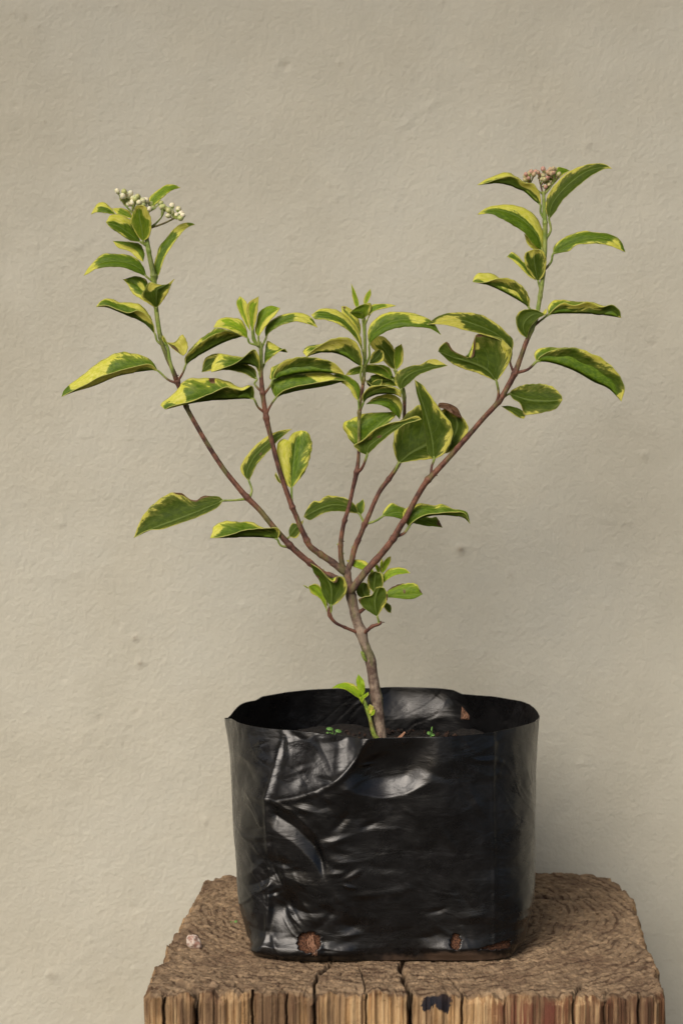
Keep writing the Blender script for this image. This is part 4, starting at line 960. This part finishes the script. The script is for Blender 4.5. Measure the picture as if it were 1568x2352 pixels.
leaf(F7,[(938,830),(915,730),(913,630),(960,513)],[(860,785),(780,722),(740,652),(800,618),(870,605),(903,560),(920,525)],[(982,760),(1030,680),(1047,600),(1012,530)],d=(28,34),e=(-4,4),y=(.03,.16,.05),face=U,petiole=[(962,905,24)],pc=.85,brown=[(-1,.62,.16,.22),(1,.6,.12,.12)])
leaf(F7,[(905,582),(906,480),(920,353)],[(850,520),(832,440),(862,372)],[(962,560),(1002,480),(988,385)],d=(4,6),e=(-3,3),y=(.12,.1,.03),face=U)
leaf(F7,[(832,645),(792,560),(792,468)],[(740,612),(718,540),(750,482)],[(858,610),(860,540),(830,482)],d=(-4,-10),e=(-3,3),y=(.0,.1,.0),face=U)
leaf(F7,[(1035,625),(1150,612),(1280,602),(1412,592)],[(1038,570),(1110,508),(1230,480),(1340,483),(1388,555)],[(1130,632),(1240,647),(1330,637)],d=(2,10),e=(-14,6),y=(.12,.02,.0),brown=[(-1,.3,.18,.2),(-.8,.93,.4,.06),(-.3,.5,.2,.03)],young=.2,petiole=[(960,640,-2)],pc=.9)
leaf(F7,[(1000,722),(1050,745),(1080,790)],[(1030,678),(1082,722)],[(1020,752),(1050,782)],d=(2,8),e=(-4,3),y=(.1,.4,.1),face=U)
leaf(F7,[(1000,472),(1062,402),(1150,362),(1282,372)],[(998,400),(1050,335),(1130,314),(1220,322)],[(1040,442),(1120,397),(1220,377)],d=(-4,2),e=(-10,6),y=(.45,.05,.1),young=.7)
leaf(F7,[(905,365),(805,305),(720,268),(612,240)],[(862,290),(790,240),(700,230)],[(842,362),(760,332),(680,302)],d=(-8,-16),e=(-8,6),y=(.5,.1,.2),young=.7)
leaf(F7,[(985,385),(1022,290),(1078,195)],[(978,300),(1028,222)],[(1032,332),(1076,250)],d=(-4,-6),e=(-3,3),y=(.3,.3,.2),young=1,face=U)
leaf(F7,[(962,385),(938,320),(918,262)],[(930,350),(912,290)],[(965,330),(945,285)],d=(-3,-6),e=(-3,3),y=(.3,.3,.2),young=1,face=U)
leaf(F7,[(975,375),(986,290),(986,222)],[(962,320),(972,250)],[(1000,320),(1000,260)],d=(-6,-10),e=(-3,3),y=(.3,.3,.2),young=1,face=U)
leaf(F7,[(880,420),(850,405),(835,400)],[(860,400)],[(865,425)],d=(-4,-4),e=(-2,2),y=(.3,.3,0),young=1)
# --- sprout at the foot of the trunk
leaf(F7,[(762,1692),(682,1615),(580,1565),(463,1574)],[(762,1600),(680,1530),(600,1516),(530,1533)],[(700,1652),(610,1592),(530,1574)],d=(16,22),e=(-12,8),y=(.1,.0,.0),young=1)
leaf(F7,[(776,1660),(762,1550),(738,1430)],[(738,1600),(716,1500)],[(810,1600),(798,1500)],d=(16,10),e=(-3,3),y=(.05,.05,.0),young=.9,face='top')
leaf(F7,[(785,1740),(770,1690),(845,1618)],[(750,1680),(790,1650)],[(800,1690),(845,1650)],d=(18,22),e=(-3,3),y=(.1,.1,.0),young=1,face=U)
leaf(F7,[(850,1850),(840,1790),(862,1745)],[(828,1800)],[(880,1830),(900,1775)],d=(18,22),e=(-2,2),y=(.4,.6,.1),young=1,face=U)
leaf(F7,[(872,1872),(885,1830),(908,1795)],[(872,1835)],[(905,1850),(915,1815)],d=(24,26),e=(-2,2),y=(.1,.1,.0),young=1,face=U)

# bud scars, bark rings and dried stubs along the twigs
def stub_mesh():
    v = [(0.8,0,0),(-0.4,0.7,0),(-0.4,-0.7,0),(0.5,0.1,1.5),(-0.2,0.5,1.1),(-0.3,-0.4,1.7)]
    f = [(0,1,4,3),(1,2,5,4),(2,0,3,5),(3,4,5),(2,1,0)]
    return v, f
STUBS = [(737,1264,-0.4),(748,1276,.5),(712,1283,-.5),(742,1308,.2),(733,1303,-.6),(704,1226,-.2),(795,1195,.8),(779,1250,-.7),(826,1243,.8),(812,1260,-.7),
         (872,1270,-.5),(898,1230,-.7),(1003,1092,.9),(866,1296,.8),(990,1094,.5),(880,1427,.6),(603,838,.2),(410,862,-.8),(756,1398,-.6),(868,1604,.7),(798,1244,-.9),(600,845,.6),(848,1592,-.8),(785,1270,-.8)]
sv, sf = stub_mesh()
for i, (x, y_, ang) in enumerate(STUBS):
    ns = nearest_stem(P(x, y_, 8)); s = PXM * random.uniform(1.8, 2.8); dv = np.array(P(x, y_, 8)) - ns[:3]; dv[1] = 0
    ang = math.atan2(dv[0], dv[2] + 1e-6); c = ns[:3] + dv / (np.linalg.norm(dv) + 1e-9) * (ns[3] * PXM * .85) + np.array([0, -ns[3] * PXM * .4, 0])
    R = np.array([[math.cos(ang), 0, math.sin(ang)], [0, 1, 0], [-math.sin(ang), 0, math.cos(ang)]])
    me = mesh('bud_scar', [c + R @ (np.array(p) * s) for p in sv], sf, {'age': [random.choice([.15, .4, .8])] * 6, 'moss': [0] * 6})
    link('bud_scar', me, STEM, shrub, smooth=False)

# flower bud clusters
def bud_material(name, a, b, rough):
    m = NT(name); c = m.coord('Object'); rnd = m.n('ShaderNodeObjectInfo').outputs['Random']
    n = m.noise(c, 500, 3, 0.6)
    col = m.mix(m.ramp(m.math('ADD', m.math('MULTIPLY', n, .6), m.math('MULTIPLY', rnd, .5)), .35, .75), a, b)
    m.set('Base Color', col); m.set('Roughness', rough); m.set('Subsurface Weight', 0.15); m.set('Subsurface Radius', (0.002, 0.002, 0.001)) if False else None
    m.set('Subsurface Scale', 0.002)
    return m.m
BUD_W = bud_material('white_bud', (0.42, 0.46, 0.17), (0.76, 0.72, 0.53), .5)
BUD_P = bud_material('pink_bud', (0.42, 0.40, 0.20), (0.48, 0.27, 0.21), .55)
def sphere_geo(c, r, squash, axis):
    v, f = [], []
    nr, ns = 7, 10
    ax = Vector(axis).normalized(); q = ax.to_track_quat('Z', 'Y')
    for i in range(nr + 1):
        ph = math.pi * i / nr
        for j in range(ns):
            t = 2 * math.pi * j / ns
            lobes = 1 + 0.05 * math.cos(5 * t) * math.sin(ph)
            p = Vector((math.sin(ph) * math.cos(t) * lobes, math.sin(ph) * math.sin(t) * lobes, math.cos(ph) * squash)) * r
            v.append(Vector(c) + q @ p)
    f = gridfaces(nr + 1, ns, True)
    return v, f
def cluster(F, buds, nodes, stem_to, r0, mat, label, age, d0=10):
    k = empty('bud_cluster', P(*cv(F, stem_to), d0), label, None)
    del k['label']
    k.parent = shrub; k.matrix_parent_inverse = shrub.matrix_world.inverted()
    k['label'] = label
    SV, SF, AG, off = [], [], [], 0
    def stalk(a, b, r1, r2):
        nonlocal off
        a, b = np.array(a), np.array(b); mid = (a + b) / 2 + np.array([0, 0, -.0006])
        c = resample([a, mid, b], 7); v, f = tube_geo(c, np.linspace(r1, r2, 7), 6)
        SV.append(v); SF.extend([tuple(int(i) + off for i in q) for q in f]); AG.extend([age + random.uniform(-.25, .1)] * len(v)); off += len(v)
    n3 = []
    for (nx, ny, dd) in nodes:
        p = P(*cv(F, (nx, ny)), dd); n3.append(p)
        stalk(P(*cv(F, stem_to), d0), p, PXM * 2.6, PXM * 1.8)
    for (bx, by, *rest) in buds:
        dd = rest[0] if rest else random.uniform(-10, 18)
        c = P(*cv(F, (bx, by)), dd)
        near = min(n3, key=lambda q: (q - c).length)
        r = PXM * r0 * random.uniform(.82, 1.12)
        ax = (c - near)
        v, f = sphere_geo(c, r, 1.12, ax)
        me = mesh('bud', v, f); link('bud', me, mat, k)
        stalk(near, c - ax.normalized() * r * .8, PXM * 1.5, PXM * 1.3)
        # small calyx cup
        v, f = sphere_geo(c - ax.normalized() * r * .85, r * .55, 1.0, ax)
        SV.append(np.array([tuple(q) for q in v])); SF.extend([tuple(int(i) + off for i in q) for q in f]); AG.extend([age] * len(v)); off += len(v)
    me = mesh('flower_stalk', np.vstack(SV), SF, {'age': AG, 'moss': [0] * off})
    link('flower_stalk', me, STEM, k)
random.seed(3)
def dense(b, k, r):
    return b + [(x + random.uniform(-r, r), y + random.uniform(-r * .4, r), random.uniform(-16, -2)) for (x, y) in random.sample(b, k)]
cluster(F1, [(605,190),(665,195),(722,210),(655,235),(645,262),(700,232),(745,250),(785,238),(742,290),(800,290),(835,275),(865,270),(838,312),(905,305),(925,335),(995,295),(1020,325),
             (1095,318),(1065,362),(1060,412),(1135,400),(1178,388),(1152,350),(1170,430),(705,305),(890,350),(765,262),(1000,330),(1190,405),(680,215)] + [(x + random.uniform(-22, 22), y + random.uniform(5, 40), -8) for x, y in [(655,235),(700,232),(785,238),(835,275),(745,290),(905,305),(1020,325),(1095,380),(860,320),(800,300)]],
        [(668,310,4),(738,360,6),(800,380,0),(880,380,4),(1000,425,10),(1120,432,12)], (895,520), 6.3, BUD_W, 'cluster of white round buds', .95, 6)
cluster(F4, [(742,180),(770,168),(812,162),(737,220),(760,208),(868,140),(850,185),(905,165),(920,145),(945,138),(948,165),(985,178),(965,200),(940,190),(858,215),(895,207),(878,217),(912,255),(885,272),(800,182),(780,160),
             (830,165),(930,175),(870,190),(960,145)] + [(x + random.uniform(-14, 14), y + random.uniform(-6, 26), -4) for x, y in [(742,180),(770,168),(868,160),(905,185),(945,158),(965,200),(890,230),(930,195),(850,200),(912,230)]],
        [(770,250,4),(850,262,10),(900,240,0),(950,232,6)], (875,330), 5.2, BUD_P, 'cluster of tight pinkish buds', .85, 16)

# ------------------------------------------------------------------ small things on the soil and the stump
GREEN = NT('seedling_green'); GREEN.set('Base Color', GREEN.mix(GREEN.noise(GREEN.coord(), 300), (0.05, 0.16, 0.03), (0.14, 0.28, 0.05))); GREEN.set('Roughness', .5); GREEN = GREEN.m
def seedling(base, heads, label, d, stem_r=1.1):
    root = empty('weed_seedling', P(base[0], base[1], d), label, 'seedling', 'tiny green weeds')
    for (hx, hy, rx, ry, tilt) in heads:
        a, b = np.array(P(base[0], base[1], d)), np.array(P(hx, hy, d + 2))
        c = resample([a, (a + b) / 2 + np.array([.0006, 0, .0008]), b], 8)
        v, f = tube_geo(c, np.full(8, PXM * stem_r * .8), 6); link('stem', mesh('stem', v, f), GREEN, root)
        pts = []
        for r in (0.0, .5, 1.0):
            for j in range(12):
                t = 2 * math.pi * j / 12
                x, y2 = rx * r * math.cos(t), ry * r * math.sin(t)
                pts.append(P(hx + x * math.cos(tilt) - y2 * math.sin(tilt), hy + x * math.sin(tilt) + y2 * math.cos(tilt), d + 2 + 4 * r * math.sin(t) - 2 * r))
        o = link('leaflet', mesh('leaflet', pts, gridfaces(3, 12, True)), GREEN, root)
        o.modifiers.new('t', 'SOLIDIFY').thickness = .0003
SD = -60
seedling((765,1690), [(757,1674,8,4,.1),(777,1679,8,4,.2),(752,1683,3,2,0)], 'two leaved green seedling on the soil left of the trunk', 20)
seedling((988,1694), [(985,1684,5,4,.4),(991,1674,2,6,.2),(994,1688,4,3,0)], 'tiny green seedling on the soil right of the trunk', 20)
seedling((529,2133), [(532,2122,5,6,.5),(540,2118,6,3,-.8),(534,2131,3,3,0)], 'tiny green sprout growing from the stump left of the bag', -8)
def lump(name, x, y, rx, rz, mat, label, cat, seed, z=ZS):
    c = on_plane(x, y, z + rz * .5)
    v, f = [], []
    nr, ns = 10, 16
    for i in range(nr + 1):
        ph = math.pi * i / nr
        for j in range(ns):
            t = 2 * math.pi * j / ns
            p = np.array([math.sin(ph) * math.cos(t), math.sin(ph) * math.sin(t), math.cos(ph)])
            k = 1 + .32 * float(vnoise(p[0] * 1.6 + seed, p[1] * 1.6, p[2] * 1.6, seed)) + .12 * float(vnoise(p[0] * 5, p[1] * 5, p[2] * 5 + seed, seed))
            v.append((c.x + p[0] * rx * k, c.y + p[1] * rx * .8 * k, c.z + p[2] * rz * k))
    o = link(name, mesh(name, v, gridfaces(nr + 1, ns, True)), mat, smooth=False)
    tag(o, label, cat)
sm = NT('pale_stone'); sm.set('Base Color', sm.mix(sm.ramp(sm.noise(sm.coord(), 350, 5), .4, .62), (0.30, 0.17, 0.13), (0.62, 0.54, 0.47))); sm.set('Roughness', .85)
sm.set('Normal', sm.bump(sm.noise(sm.coord(), 600, 4), .8, .001))
lump('stone', 445, 2164, .0052, .0046, sm.m, 'small rough pinkish white stone on the left of the stump top', 'stone', 5)
wm = NT('wood_crumb'); wm.set('Base Color', wm.mix(wm.noise(wm.coord(), 400, 5), (0.13, 0.085, 0.05), (0.30, 0.21, 0.13))); wm.set('Roughness', .9)
lump('wood_chip', 490, 2264, .0030, .0026, wm.m, 'small brown wood crumb near the front left edge of the stump', 'wood chip', 8)
# dry leaf scrap on the soil, to the right of the trunk
dry = NT('dry_litter'); dry.set('Base Color', dry.mix(dry.noise(dry.coord(), 300, 4), (0.12, 0.045, 0.025), (0.34, 0.19, 0.11))); dry.set('Roughness', .8)
pts = [P(905,1698,24),P(915,1693,26),P(928,1681,22),P(931,1683,24),P(924,1693,30),P(912,1700,28)]
o = link('dry_leaf', mesh('dry_leaf', pts, [(0,1,4,5),(1,2,3,4)]), dry.m, smooth=False)
o.modifiers.new('t', 'SOLIDIFY').thickness = .0005
tag(o, 'curled brown dry leaf scrap on the soil right of the trunk', 'dry leaf')
# roots: in the drainage hole and inside the rear of the bag
def roots(name, strands, label, r=.9):
    VV, FF, off = [], [], 0
    for st in strands:
        c = resample(np.array([tuple(P(*p)) for p in st]), 12)
        v, f = tube_geo(c, PXM * r * np.linspace(1, .5, 12), 5)
        VV.append(v); FF += [tuple(int(i) + off for i in q) for q in f]; off += len(v)
    o = link(name, mesh(name, np.vstack(VV), FF), dry.m); tag(o, label, 'roots')
D0 = 0.0965 / PXM
roots('dry_roots', [[(712+random.uniform(-8,8),2155+random.uniform(-8,8),D0-8),(715+random.uniform(-10,10),2170,D0+2),(722+random.uniform(-4,6),2180+random.uniform(-8,10),D0+5),(722+random.uniform(-6,6),2190+random.uniform(-12,10),D0+8)] for _ in range(14)],
      'brown root fibres poking out of the round drainage hole', 1.0)
roots('dry_roots', [[(1068+random.uniform(-5,12),1604+random.uniform(0,6),-318),(1066+random.uniform(-6,14),1625,-312),(1062+random.uniform(-6,16),1652,-300)] for _ in range(16)],
      'dry brown root strands stuck inside the rear of the bag', 1.3)
